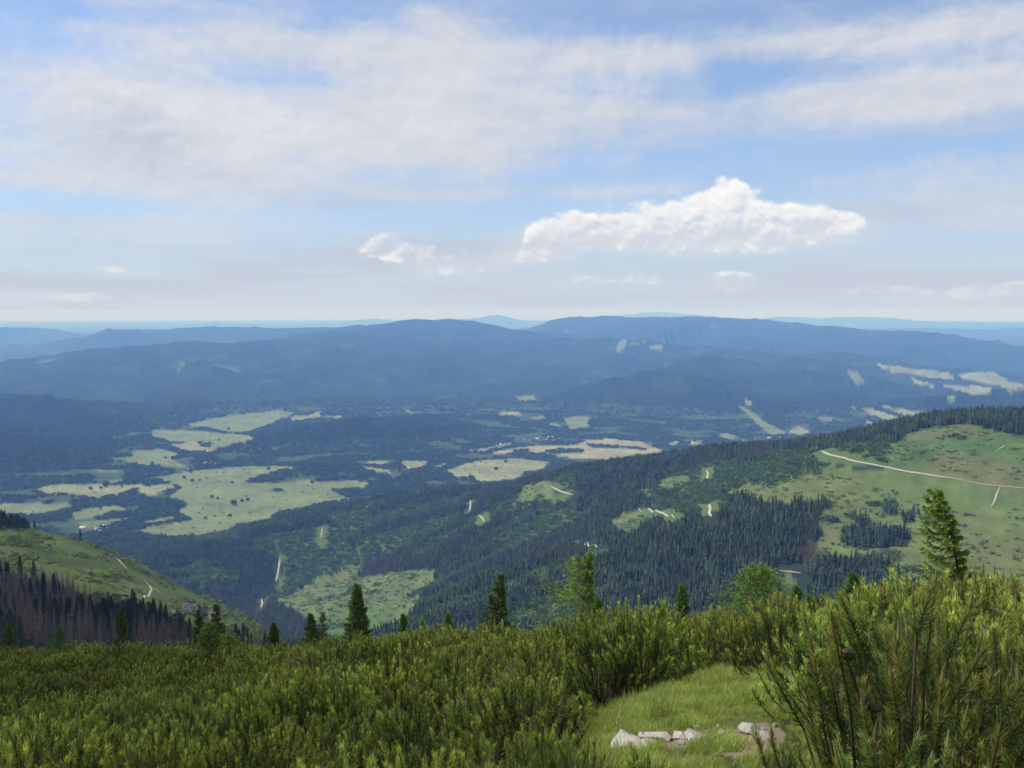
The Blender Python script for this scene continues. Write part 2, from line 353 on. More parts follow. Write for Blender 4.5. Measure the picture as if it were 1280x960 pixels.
# the mountain the camera stands on: ground height along columns of azimuth
def TT(px, py): return float(unproj(px, py)[1])
NEAR = {   # pixel column (at row 780): list of (distance, height)
 -700: [(0,-1.6),(3,-2.4),(10,-5.5),(60,-26),(150,-62),(450,-190),(900,-270),(1100,-250)],
 0:   [(0,-1.6),(2,-2.3),(5,-3.9),(9, TT(0,960)*9-1.0),(16,TT(0,905)*16-1.05),(30,TT(0,850)*30-1.1),(60,TT(0,803)*60-1.1),(100,TT(0,803)*100-10),(200,TT(0,803)*200-26),(330,TT(0,803)*330-20),(450,TT(0,800)*450-3),(600,TT(0,744)*600),(800,TT(0,697)*800),(960,TT(0,668)*960),(1100,TT(0,647)*1100)],
 130: [(0,-1.6),(2,-2.3),(5,-3.9),(8.5,TT(130,960)*8.5-1.0),(16,TT(130,900)*16-1.05),(30,TT(130,845)*30-1.1),(55,TT(130,800)*55-1.1),(100,TT(130,800)*100-12),(200,TT(130,800)*200-28),(330,TT(130,800)*330-22),(470,TT(130,796)*470-3),(620,TT(130,757)*620),(800,TT(130,718)*800),(950,TT(130,695)*950),(1090,TT(130,679)*1090)],
 200: [(0,-1.6),(2,-2.3),(5,-3.9),(8,TT(200,960)*8-1.0),(15,TT(200,900)*15-1.05),(28,TT(200,840)*28-1.1),(48,TT(200,798)*48-1.1),(100,TT(200,798)*100-14),(200,TT(200,798)*200-34),(330,TT(200,798)*330-30),(500,TT(200,796)*500-4),(650,TT(200,770)*650),(800,TT(200,744)*800),(950,TT(200,725)*950),(1070,TT(200,712)*1070)],
 265: [(0,-1.6),(2,-2.3),(5,-3.8),(7.5,TT(265,960)*7.5-1.0),(14,TT(265,895)*14-1.0),(25,TT(265,835)*25-1.1),(42,TT(265,795)*42-1.1),(100,TT(265,795)*100-14),(200,TT(265,795)*200-38),(330,TT(265,795)*330-50),(550,TT(265,795)*550-10),(700,TT(265,783)*700),(850,TT(265,764)*850),(1040,TT(265,748)*1040)],
 335: [(0,-1.6),(2,-2.2),(5,-3.6),(7,TT(335,960)*7-1.0),(13,TT(335,890)*13-1.0),(23,TT(335,830)*23-1.05),(36,TT(335,796)*36-1.05),(100,TT(335,796)*100-16),(200,TT(335,796)*200-42),(400,TT(335,796)*400-60),(700,TT(335,797)*700-10),(1000,TT(335,788)*1000)],
 400: [(0,-1.6),(2,-2.2),(5,-3.5),(6.8,TT(400,960)*6.8-1.0),(12,TT(400,890)*12-1.0),(20,TT(400,830)*20-1.0),(31,TT(400,792)*31-1.0),(100,TT(400,792)*100-18),(200,-95),(400,-200),(700,-350),(1000,-460)],
 640: [(0,-1.6),(2,-2.1),(4,-2.9),(6,TT(640,960)*6-.95),(10,TT(640,885)*10-.95),(16,TT(640,825)*16-1.0),(25,TT(640,782)*25-1.0),(60,TT(640,782)*60-7),(150,-78),(400,-220),(800,-440),(1100,-590)],
 760: [(0,-1.6),(2,-2.0),(4,-2.6),(5.5,-3.0),(7,TT(760,930)*7),(9,TT(760,885)*9),(14,TT(760,830)*14-.95),(23,TT(760,768)*23-1.0),(60,TT(760,768)*60-7),(150,-75),(400,-215),(800,-420),(1150,-560)],
 850: [(0,-1.6),(2,-2.0),(4,-2.5),(5.5,-2.85),(7,TT(850,905)*7),(9.5,TT(850,852)*9.5),(14,TT(850,815)*14-.95),(22,TT(850,762)*22-1.0),(60,TT(850,762)*60-7),(150,-72),(400,-210),(800,-400),(1200,-540)],
 980: [(0,-1.6),(1.5,-1.85),(3,-2.15),(5,-2.6),(7,TT(980,885)*7),(9.5,TT(980,838)*9.5),(13,TT(980,800)*13-.8),(20,TT(980,752)*20-1.0),(60,TT(980,752)*60-7),(150,-68),(400,-200),(800,-370),(1200,-500)],
 1100:[(0,-1.6),(1.5,-1.8),(2.5,-2.0),(5,-2.7),(8,TT(1100,830)*8-.5),(11,TT(1100,790)*11-.8),(16,TT(1100,735)*16-1.0),(60,TT(1100,735)*60-8),(150,-64),(400,-190),(800,-350),(1200,-460)],
 1280:[(0,-1.6),(1.5,-1.75),(2.5,-1.9),(5,-2.5),(8,TT(1280,770)*8-.9),(12,TT(1280,712)*12-1.0),(60,TT(1280,712)*60-9),(150,-60),(400,-175),(800,-320),(1200,-420)],
 2200:[(0,-1.6),(1.5,-1.6),(5,-2.0),(12,-3.2),(60,-18),(150,-48),(400,-150),(800,-280),(1200,-380)],
}
_ka = np.array([float(unproj(k, 780)[0]) for k in NEAR]); _lr = np.linspace(0, math.log(1 + 3200), 700)
_rr = np.exp(_lr) - 1
_tab = []
for k, lst in NEAR.items():
    a = np.array(lst, float)
    z = np.interp(_rr, a[:, 0], a[:, 1])
    z = np.where(_rr > a[-1, 0], a[-1, 1] - (_rr - a[-1, 0]) * .46, z)
    _tab.append(z)
_tab = np.array(_tab)
_fa = np.linspace(_ka[0], _ka[-1], 500)
_T2 = np.empty((500, len(_rr)))
for j in range(len(_rr)): _T2[:, j] = np.interp(_fa, _ka, _tab[:, j])
def _smooth(A, n, axis):
    k = np.hanning(n + 2)[1:-1]; k /= k.sum()
    pad = [(0, 0), (0, 0)]; pad[axis] = (n // 2, n // 2)
    B_ = np.pad(A, pad, mode='edge')
    return np.apply_along_axis(lambda v: np.convolve(v, k, 'valid'), axis, B_)
_T2 = _smooth(_T2, 13, 1); _T2 = _smooth(_T2, 15, 0)

def near_h(a, r):
    a = np.clip(a, _fa[0], _fa[-1]); fi = (a - _fa[0]) / (_fa[-1] - _fa[0]) * 498.999; fj = np.log1p(np.minimum(r, 3190)) / _lr[-1] * 698.999
    i = fi.astype(int); j = fj.astype(int); u = fi - i; v = fj - j
    z = (_T2[i, j] * (1 - v) + _T2[i, j + 1] * v) * (1 - u) + (_T2[i + 1, j] * (1 - v) + _T2[i + 1, j + 1] * v) * u
    return z - np.maximum(r - 3190, 0) * .4

def height(x, y):
    a = np.arctan2(x, y); r = np.hypot(x, y)
    z = near_h(a, r)
    z = z + fbm(x / 3.1, y / 3.1, 3, 31) * .10 * sstep(r, 1.5, 6) + fbm(x / 40, y / 40, 4, 41) * np.clip(r / 40, 0, 5) * 1.0 * sstep(r, 60, 300) \
        + fbm(x / 150, y / 150, 3, 47) * 6 * sstep(r, 400, 700)
    behind = sstep(-y, 0, 12)
    z = np.where(r < 900, z * (1 - behind) + (-1.6 + 4 * fbm(x / 60, y / 60, 3, 5)) * behind, z)
    far = r > 900
    if far.any():
        xf, yf = x[far], y[far]; rf = r[far]
        sc = np.clip(rf / 6000, .35, 2.2)
        wx = xf + fbm(xf / 1300, yf / 1300, 3, 51) * 260 * sc; wy = yf + fbm(xf / 1300, yf / 1300, 3, 61) * 260 * sc
        wxn = xf + (wx - xf) * sstep(rf, 3500, 7000); wyn = yf + (wy - yf) * sstep(rf, 3500, 7000)
        warp = 1 + .38 * fbm(xf / 900, yf / 900, 3, 71)
        # stream valley between the two near slopes climbs towards the right
        base = FLOOR + 5 * fbm(xf / 500, yf / 500, 4, 81) + 14 * fbm(xf / 2500, yf / 2500, 2, 84)
        q = sstep(rf, 3000, 1300) * sstep(xf, -1300, 600)
        base = base + q * 330
        base = base + sstep(rf, 7000, 14000) * 40 * fbm(xf / 2000, yf / 2000, 4, 86)
        acc = np.full(xf.shape, 0.0); K = 18.0
        h = base
        for nm, pts, sl, w in RIDGES:
            rr_ = seg_ridge(wxn, wyn, pts, sl, w, warp)
            k = 12.0 if nm == 'near_ridge' else 22.0
            h = np.maximum(h, rr_) + k * np.log1p(np.exp(-np.minimum(np.abs(h - rr_) / k, 40)))
        up = np.clip((h - base) / 120, 0, 1)
        g1 = ridged(xf / 1500, yf / 1500, 4, 91)
        h = h + up * (g1 - .62) * (165 - 95 * sstep(rf, 9500, 13000)) * sstep(rf, 4300, 6800) + up * fbm(xf / 260, yf / 260, 4, 95) * np.clip(rf / 260, 5, 28)
        zn = z[far]
        # continuous merge of camera mountain and everything beyond
        k = 6.0; mm_ = np.maximum(h, zn) + k * np.log1p(np.exp(-np.minimum(np.abs(h - zn) / k, 40)))
        z = z.copy(); z[far] = np.where(rf < 3300, mm_, h)
    return z

fine = np.arange(-34.5, 34.51, .072)
az_all = np.radians(np.concatenate([np.linspace(-180, -60, 25), np.linspace(-58, -35, 24), fine, np.linspace(35, 58, 24), np.linspace(60, 178, 24)]))
r_all = np.exp(np.arange(math.log(.7), math.log(82000), .0128))
AZ, RR = np.meshgrid(az_all, r_all)           # rows = distance
GX, GY = RR * np.sin(AZ), RR * np.cos(AZ)
GZ = height(GX.ravel(), GY.ravel()).reshape(GX.shape)
tanel = GZ / RR
runmax = np.maximum.accumulate(tanel, axis=0)  # how high the land nearer than here already reaches

def grid_sample(A, x, y):
    a = np.arctan2(x, y); r = np.hypot(x, y)
    fi = (np.log(np.maximum(r, .7001)) - math.log(.7)) / .0128; i = np.clip(fi.astype(int), 0, len(r_all) - 2); u = np.clip(fi - i, 0, 1)
    j = np.clip(np.searchsorted(az_all, a) - 1, 0, len(az_all) - 2); v = np.clip((a - az_all[j]) / (az_all[j + 1] - az_all[j]), 0, 1)
    return (A[i, j] * (1 - v) + A[i, j + 1] * v) * (1 - u) + (A[i + 1, j] * (1 - v) + A[i + 1, j + 1] * v) * u
def gh(x, y): return grid_sample(GZ, np.atleast_1d(np.asarray(x, float)), np.atleast_1d(np.asarray(y, float)))

def hit(px, py, rmin=1.0, rmax=80000):
    """where the line of sight through a pixel first meets the land beyond rmin"""
    a, t = unproj(px, py); a = float(a); t = float(t)
    m = (r_all > rmin) & (r_all < rmax); r = r_all[m]
    z = grid_sample(GZ, r * math.sin(a), r * math.cos(a)) - t * r
    k = np.argmax(z > 0)
    if not (z > 0).any(): return None
    if k > 0:
        f = -z[k - 1] / (z[k] - z[k - 1]); rr = r[k - 1] + f * (r[k] - r[k - 1])
    else: rr = r[0]
    x, y = rr * math.sin(a), rr * math.cos(a)
    return np.array([x, y, float(gh(x, y)[0])])

# ---- what covers the land (outlines read off the photograph, applied on the ground)
FIELDS = [
 [(232,531),(290,519),(350,513),(372,516),(345,527),(330,535),(300,541),(262,536)],
 [(188,538),(240,538),(310,544),(318,549),(280,560),(255,556),(215,553),(190,547)],
 [(212,556),(250,551),(272,559),(268,565),(232,564)],
 [(133,573),(165,571),(170,563),(200,561),(222,566),(215,574),(232,583),(190,582),(165,580)],
 [(370,519),(385,520),(402,513),(400,520),(378,526),(362,526)], [(410,520),(428,519),(424,522),(410,523)],
 [(38,612),(65,606),(115,604),(150,608),(182,605),(178,610),(150,617),(120,624),(95,619),(60,618)],
 [(120,588),(148,587),(145,591),(122,592)], [(130,601),(155,598),(153,604),(134,605)],
 [(188,597),(230,590),(270,585),(330,582),(380,584),(370,590),(330,595),(306,603),(360,601),(430,600),(462,603),(457,611),(415,613),(432,621),(438,624),(400,630),(350,642),(330,652),(290,662),(240,673),(200,672),(165,664),(190,657),(240,650),(222,641),(236,630),(206,622),(228,610),(212,603)],
 [(180,608),(215,604),(220,610),(190,619),(170,614)],
 [(86,641),(115,635),(150,632),(158,636),(125,645),(95,650)],
 [(0,630),(40,628),(85,630),(95,634),(60,641),(40,645),(0,642)],
 [(92,655),(150,648),(160,651),(110,660)],[(175,652),(215,645),(222,649),(180,656)],
 [(445,582),(485,587),(490,591),(460,588)], [(455,577),(487,575),(480,582),(462,581)], [(504,576),(532,576),(530,584),(512,588),(504,582)], [(540,584),(560,578),(563,580),(546,587)],
 [(557,588),(600,575),(640,573),(690,577),(682,587),(655,592),(640,601),(600,603),(590,595),(573,598)],
 [(614,565),(660,558),(720,556),(735,549),(765,549),(800,552),(820,560),(829,564),(815,572),(795,577),(765,575),(740,573),(700,571),(660,566),(620,568)],
 [(576,565),(606,560),(640,553),(636,557),(605,564)],
 [(1095,455),(1150,461),(1195,468),(1190,474),(1140,469),(1105,463)],
 [(1172,479),(1210,482),(1240,484),(1238,491),(1215,494),(1190,487)],
 [(1195,466),(1240,465),(1265,478),(1290,484),(1290,489),(1240,482),(1205,474)], [(1140,472),(1170,481),(1165,484),(1145,479)],
 [(1093,504),(1130,512),(1160,517),(1156,523),(1120,517)], [(1076,511),(1095,513),(1132,524),(1128,530),(1105,525),(1085,518)], [(1080,527),(1090,528),(1088,532),(1078,530)],
 [(920,506),(932,510),(957,528),(986,543),(964,545),(945,530)], [(929,500),(936,500),(940,507),(932,509)], [(984,541),(1000,532),(1012,540),(1000,544)],
 [(895,543),(912,541),(926,549),(908,549)], [(705,522),(738,520),(737,534),(712,538)], [(620,516),(648,514),(652,519),(628,520)], [(646,495),(668,494),(672,500),(650,501)], [(685,528),(700,530),(703,535),(690,533)], [(663,521),(678,519),(680,524),(665,524)],
 [(776,424),(783,425),(778,438),(771,441),(769,436)], [(812,432),(832,430),(828,437),(812,438)], [(1058,465),(1075,466),(1083,481),(1072,481)], [(1060,510),(1069,508),(1069,512)],
 [(1018,520),(1042,522),(1040,527),(1020,527)], [(1183,496),(1196,494),(1192,502),(1182,502)], [(505,511),(512,513),(516,520),(511,519)], [(835,554),(850,552),(848,558),(838,558)],[(862,554),(880,551),(876,557),(864,558)],
]
FIELD_TONE = [0,0,1,0,1,1,1,0,0,0,1,0,0,0,0,1,1,1,1,1,2,1,1,1,1,1,1,1,1,0,0,1,0,0,1,0,0,0,0,0,0,0,0,0,0,1,1]
WOODS = [[(304,604),(330,593),(370,585),(400,577),(440,582),(480,593),(497,603),(450,600),(380,602)],
 [(683,564),(700,561),(729,562),(728,566),(700,567),(686,567)], [(640,564),(658,562),(660,566),(642,568)], [(668,568),(682,567),(688,573),(675,572)],
 [(733,555),(760,557),(800,560),(812,563),(780,561),(740,559)], [(248,553),(266,555),(262,559),(250,558)], [(338,613),(352,612),(350,615),(340,615)]]
MEADOW = [
 [(1105,566),(1118,552),(1142,540),(1165,533),(1215,530),(1248,539),(1330,552),(1330,760),(1110,760),(1052,724),(1016,722),(1004,700),(1013,668),(1022,645),(1032,630),(960,632),(905,616),(940,604),(1000,596),(1040,582),(1090,590),(1110,582)],
 [(764,662),(764,648),(800,635),(842,640),(816,655),(782,676)], [(818,600),(850,595),(870,596),(850,611),(824,613)], [(797,612),(812,608),(812,616),(798,618)],
 [(340,775),(345,752),(400,722),(450,704),(475,712),(520,713),(550,708),(530,742),(512,782),(420,800),(350,800)],
 [(1000,725),(990,735),(975,733),(985,712)], [(650,608),(684,600),(692,616),(680,628),(650,628)],
 [(450,610),(470,606),(478,612),(455,620)],
]
YOUNG = [
 [(826,598),(890,578),(960,566),(1030,560),(1105,552),(1120,560),(1105,580),(1040,582),(1000,598),(940,606),(905,618),(920,638),(860,640),(800,628),(812,612)],
 [(340,752),(360,700),(410,676),(455,690),(450,705),(400,722)],
 [(400,715),(430,690),(470,668),(520,655),(560,645),(590,638),(560,660),(500,690),(450,708)],
 [(470,640),(520,630),(580,618),(600,612),(590,624),(540,640),(480,655)],
 [(410,655),(440,635),(470,628),(460,645),(420,668)],
 [(600,640),(660,622),(695,612),(690,630),(640,645)], [(360,672),(400,655),(405,665),(370,685)], [(818,640),(850,632),(870,645),(845,660)], [(240,668),(300,662),(300,675),(245,680)]]
STANDS = [  # dark stands inside the open slope
 [(1004,716),(1015,700),(1060,697),(1100,700),(1125,712),(1120,740),(1060,760),(990,748)],
 [(1048,668),(1062,658),(1100,662),(1138,668),(1132,682),(1095,684),(1060,684)], [(1125,642),(1144,640),(1144,652),(1128,654)], [(1068,646),(1080,644),(1080,656),(1070,656)], [(1108,636),(1122,634),(1120,642),(1108,642)]]
DEADZ = [[(640,700),(662,685),(700,672),(725,675),(730,690),(700,702),(660,706)], [(444,722),(450,705),(472,693),(498,700),(496,716)], [(500,706),(505,694),(545,700),(552,714)],
 [(1000,700),(1006,655),(1020,650),(1024,668),(1012,704)], [(264,775),(300,745),(330,745),(400,785),(400,810),(260,800)], [(240,745),(262,725),(300,742),(282,760)], [(558,662),(572,655),(580,665),(566,674)],
 [(925,568),(960,560),(960,575),(925,580)]]
BARE = [[(1015,645),(1038,640),(1050,668),(1040,690),(1016,716),(1000,712),(1012,690)], [(764,662),(764,648),(780,645),(782,668)], [(1180,560),(1290,585),(1290,620),(1205,606),(1150,585)], [(1120,545),(1200,530),(1260,545),(1200,548),(1140,552)], [(1015,715),(1060,692),(1120,680),(1150,700),(1120,712),(1060,698)]]
ROADS = [
 ([(687,607),(694,611),(702,615),(716,619)], 7, 1), ([(798,636),(812,637),(826,641),(834,645),(843,648)], 7, 1), ([(883,588),(885,592),(884,599)], 8, 1), ([(886,631),(888,636),(886,642),(889,646)], 8, 1),
 ([(1026,564),(1034,568),(1050,572),(1062,576),(1085,580),(1110,585),(1150,592),(1180,597),(1204,601)], 8, 1), ([(1204,601),(1228,606),(1250,608),(1290,612)], 3.5, 1), ([(1250,609),(1246,617),(1243,628),(1238,635)], 4, 1),
 ([(350,697),(349,706),(347,718),(345,727)], 9, 1), ([(588,626),(588,632),(587,640)], 7, 1), ([(599,644),(604,649),(605,653)], 7, 1), ([(403,659),(402,666),(401,673)], 6, 1), ([(722,678),(732,681),(746,685)], 6, 1),
 ([(327,749),(328,755),(326,760)], 7, 1), ([(974,714),(988,715),(1001,717)], 4, 1), ([(1244,564),(1252,560),(1256,557)], 4, 1),
]
TRACKS = [([(131,688),(140,695),(148,700),(153,705),(158,711)], 3.4), ([(180,725),(187,731),(190,738),(186,745),(177,752)], 3.0), ([(108,742),(114,747),(118,750)], 2.2), ([(188,733),(197,738),(203,742)],1.6)]

def polyhit(px, py, polys):
    m = np.zeros(px.shape, bool); idx = np.full(px.shape, -1)
    for i, p in enumerate(polys):
        xs = [q[0] for q in p]; ys = [q[1] for q in p]
        c = (px > min(xs) - 1) & (px < max(xs) + 1) & (py > min(ys) - 1) & (py < max(ys) + 1)
        if c.any():
            k = np.zeros(px.shape, bool); k[c] = inpoly(px[c], py[c], p); m |= k; idx[k] = i
    return m, idx

C_FOREST, C_YOUNG, C_MEADOW, C_DEAD, C_BARE, C_FIELD, C_HEATH, C_GRASS, C_ROAD = range(9)
DOME = [(-60,655),(0,662),(60,664),(100,676),(135,672),(200,700),(270,735),(345,785),(345,800),(262,800),(225,792),(200,775),(150,762),(110,744),(60,728),(0,716),(-60,700)]
CLEAR = [(700,868),(730,862),(790,866),(815,872),(852,852),(868,838),(920,828),(1000,822),(1018,830),(1010,850),(985,868),(975,900),(972,935),(905,936),(800,940),(770,960),(735,935),(712,905)]

def cover(x, y, z, jitter=1.0):
    r = np.hypot(x, y); px, py = proj(x, y, z)
    jx = fbm(x / (r * .02 + 8), y / (r * .02 + 8), 3, 201) * 6 * jitter; jy = fbm(x / (r * .02 + 8), y / (r * .02 + 8), 3, 211) * 2.6 * jitter
    qx, qy = px + jx, py + jy
    c = np.full(x.shape, C_FOREST); tone = np.zeros(x.shape)
    far = r > 3300
    f, fi = polyhit(px + jx * .9, py + jy * .5, FIELDS); w, _ = polyhit(px + jx * .5, py + jy * .35, WOODS)
    c[far & f & ~w] = C_FIELD
    tone[far & f] = np.array(FIELD_TONE + [0] * 60)[fi[far & f]]
    nr = (r > 1200) & (r < 3300) & (py > 490)
    # natural strips of young growth across the mature forest
    strip = fbm(x / 420 + y / 900, y / 110 - x / 330, 3, 221)
    yz = nr & (((px < 720) & (strip > .02)) | (strip > .34))
    c[yz] = C_YOUNG
    yy, _ = polyhit(qx, qy, YOUNG); c[nr & yy] = C_YOUNG
    hole = fbm(x / 60, y / 60, 3, 231)
    mm, _ = polyhit(qx, qy, MEADOW); c[nr & mm] = C_MEADOW
    c[nr & mm & (hole > .34)] = C_YOUNG
    c[nr & yy & (hole < -.42)] = C_MEADOW
    bb, _ = polyhit(qx, qy, BARE); c[nr & mm & bb & (hole < .25)] = C_BARE
    dd, _ = polyhit(qx, qy, DEADZ); c[nr & dd] = C_DEAD
    ss, _ = polyhit(qx, qy, STANDS); c[nr & ss & (hole < .3)] = C_FOREST
    lf = (r > 280) & (r <= 1300) & (x < 0)
    c[lf] = C_FOREST
    dm, _ = polyhit(qx, qy, [DOME]); c[lf & dm] = C_GRASS
    c[(r > 100) & (r < 280)] = C_HEATH
    c[(r <= 1200) & (x >= 0) & (r > 280)] = C_FOREST
    c[r <= 100] = C_HEATH
    return c, tone, px, py

# road centre lines on the ground
def drape(pts, rmin=1200):
    P = [hit(a, b, rmin) for a, b in pts]; P = [p for p in P if p is not None]
    if len(P) < 2: print("drape", pts)
    out = [P[0]]
    for A, B_ in zip(P[:-1], P[1:]):
        n = max(2, int(np.hypot(*(B_ - A)[:2]) / 6))
        for i in range(1, n + 1):
            t = i / n; q = A[:2] + (B_[:2] - A[:2]) * t; out.append(np.array([q[0], q[1], 0]))
    Q = np.array(out)
    if len(Q) > 6:
        for _ in range(3):
            Q[1:-1] = (Q[:-2] + Q[1:-1] * 2 + Q[2:]) / 4
    Q[:, 2] = gh(Q[:, 0], Q[:, 1])
    return Q
ROADW = [(drape(p), w) for p, w, _ in ROADS]
TRACKW = [(drape(p, 420), w) for p, w in TRACKS]

Z = GZ.ravel(); X = GX.ravel(); Y = GY.ravel(); RAD = RR.ravel()
cov, tone, PX, PY = cover(X, Y, Z)
base_col = np.zeros((len(X), 3))
def setc(mask, c): base_col[mask] = c
setc(cov == C_FOREST, (.022, .036, .020)); setc(cov == C_YOUNG, (.075, .115, .035)); setc(cov == C_MEADOW, (.090, .128, .040)); setc(cov == C_DEAD, (.055, .052, .035)); setc(cov == C_BARE, (.108, .122, .050))
setc(cov == C_FIELD, (.135, .165, .068)); setc((cov == C_FIELD) & (tone == 1), (.19, .20, .10)); setc((cov == C_FIELD) & (tone == 2), (.235, .22, .125))
setc(cov == C_HEATH, (.045, .040, .022)); setc(cov == C_GRASS, (.062, .086, .026))
nA = fbm(X / 90, Y / 90, 4, 301); nB = fbm(X / 400, Y / 400, 4, 311); nC = fbm(X / 22, Y / 22, 3, 321)
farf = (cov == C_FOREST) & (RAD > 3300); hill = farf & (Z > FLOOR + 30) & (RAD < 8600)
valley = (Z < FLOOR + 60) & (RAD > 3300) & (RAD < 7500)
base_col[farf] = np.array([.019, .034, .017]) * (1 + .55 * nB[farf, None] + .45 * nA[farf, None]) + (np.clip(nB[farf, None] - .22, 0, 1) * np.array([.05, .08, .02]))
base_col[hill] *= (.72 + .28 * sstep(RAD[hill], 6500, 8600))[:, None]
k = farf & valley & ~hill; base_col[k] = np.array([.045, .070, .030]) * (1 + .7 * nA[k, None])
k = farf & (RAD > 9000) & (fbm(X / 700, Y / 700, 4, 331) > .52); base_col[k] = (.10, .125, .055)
k = np.isin(cov, (C_MEADOW, C_GRASS, C_FIELD, C_BARE))
base_col[k] *= (1 + .32 * nA[k, None] + .22 * nC[k, None])
k = (cov == C_MEADOW); base_col[k] += np.clip(nB[k, None] * 1.3 + nC[k, None] * .5, -.3, 1) * np.array([.05, .018, .012])
k = (cov == C_FIELD); stripe = np.floor((X * .35 + Y) / 130 + nB * 1.2) % 3; base_col[k] *= (1 + .07 * (stripe[k, None] - 1))
k = RAD < 60
gr, _ = polyhit(PX, PY, [CLEAR])
k2 = k & gr; base_col[k2] = (.085, .105, .035)
dirt = (fbm(X / 1.2, Y / 1.2, 4, 341) > -.05)
PATHP = [(765,918),(800,922),(830,908),(860,912),(900,921),(935,905),(975,908),(985,930),(950,948),(900,945),(860,938),(820,955),(768,950)]
def pj(x, y): return 16 * fbm(x / .5, y / .5, 4, 351), 9 * fbm(x / .5, y / .5, 4, 361)
_jx, _jy = pj(X, Y)
pp, _ = polyhit(PX + _jx, PY + _jy, [PATHP]); base_col[k & pp & dirt] = (.21, .17, .115)
base_col = np.clip(base_col, .004, .6)
nr_, nc_ = GX.shape
ii = np.arange(nr_ - 1)[:, None] * nc_; jj = np.arange(nc_)[None, :]; j2 = (jj + 1) % nc_
quads = np.stack([ii + jj, ii + j2, ii + nc_ + j2, ii + nc_ + jj], -1).reshape(-1, 4)[:, ::-1]
V = np.stack([X, Y, Z], -1)
V = np.vstack([V, [[0, 0, -1.62]]]); base_col = np.vstack([base_col, [[.05, .05, .03]]])
cen = len(V) - 1; fan = np.stack([np.full(nc_, cen), (np.arange(nc_) + 1) % nc_, np.arange(nc_)], -1)
bumpw = np.where(cov == C_FOREST, 1.0, .25) * (RAD > 3000); bumpw = np.append(bumpw, 0).astype(np.float32)
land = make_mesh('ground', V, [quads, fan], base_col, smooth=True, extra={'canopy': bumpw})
m, n, b = mat_principled('ground_cover', 1.0, .05)
at = n.new('ShaderNodeAttribute', attribute_name='tint'); cw = n.new('ShaderNodeAttribute', attribute_name='canopy')
geo = n.new('ShaderNodeNewGeometry'); pos = geo.outputs['Position']
f1 = n.noise(pos, .035, 5.0, .65); f2 = n.noise(pos, 1.6, 5.0, .6); f3 = n.noise(pos, .008, 4.0, .6)
k = (f1 - .5) * .9 + (f2 - .5) * .5 + (f3 - .5) * .6 + 1.0
n.put(b.inputs['Base Color'], n.scale(at.outputs['Color'], k))
bp = n.new('ShaderNodeBump'); bp.inputs['Distance'].default_value = 9.0; n.put(bp.inputs['Strength'], E(n, cw.outputs['Fac']) * .9)
n.put(bp.inputs['Height'], f1); n.t.links.new(bp.outputs[0], b.inputs['Normal'])
tag(link('ground', land, m), 'mountain slopes, wide valley and forested hills reaching the horizon', kind='structure')

# ---- roads: ribbons laid on the slope
m_road, n, b = mat_principled('road_gravel', .95, .1)
geo = n.new('ShaderNodeNewGeometry'); f1 = n.noise(geo.outputs['Position'], .25, 5.0, .6)
n.put(b.inputs['Base Color'], n.mix(f1, (.25, .22, .17), (.44, .40, .33)))
def ribbon(Q, w, lift):
    d = np.gradient(Q[:, :2], axis=0); d /= np.maximum(np.linalg.norm(d, axis=1, keepdims=True), 1e-6); nrm = np.stack([-d[:, 1], d[:, 0]], -1)
    ww = w * (.75 + .5 * (noise2(Q[:, 0] / 14, Q[:, 1] / 14, 5) * .5 + .5)); V = []
    ww = ww * .62 * np.minimum(1, .35 + .65 * np.minimum(np.arange(len(Q)), np.arange(len(Q))[::-1]) / max(3, .18 * len(Q)))
    for s in (-.5, -.17, .17, .5):
        q = Q[:, :2] + nrm * ww[:, None] * s; V.append(np.column_stack([q, gh(q[:, 0], q[:, 1]) + lift]))
    N = len(Q); V = np.vstack(V); i = np.arange(N - 1); Fq = []
    for a in range(3): Fq.append(np.stack([a * N + i, a * N + i + 1, (a + 1) * N + i + 1, (a + 1) * N + i], -1))
    return V, np.vstack(Fq)
road_labels = ['pale gravel road bend at the foot of the dark forest ridge', 'pale gravel road crossing the small meadow on the far slope', 'short white road cut high in the young forest', 'short white road cut below the young forest', 'long pale forestry road across the open green slope',
 'faint dirt track carrying on beyond the long forestry road', 'narrow washed out track running down from the forestry road', 'white scree track down the wooded slope above the gorge', 'small white cut in the striped forest', 'small bare cut below the striped forest', 'thin pale cut low in the striped forest',
 'pale road beside the brown dead trees', 'small pale cut at the gorge bottom', 'short road beside the low dark stand', 'faint track high on the open slope']
for i, ((Q, w), lb) in enumerate(zip(ROADW, road_labels)):
    V, Fq = ribbon(Q, w, .9); tag(link('dirt_road', make_mesh('dirt_road', V, Fq), m_road), lb, kind='structure')
for (Q, w), lb in zip(TRACKW, ['pale track over the top of the green shoulder', 'curved dirt track on the green shoulder', 'short track among the dead trees', 'side track on the green shoulder']):
    V, Fq = ribbon(Q, w, .35); tag(link('dirt_track', make_mesh('dirt_track', V, Fq), m_road), lb, kind='structure')

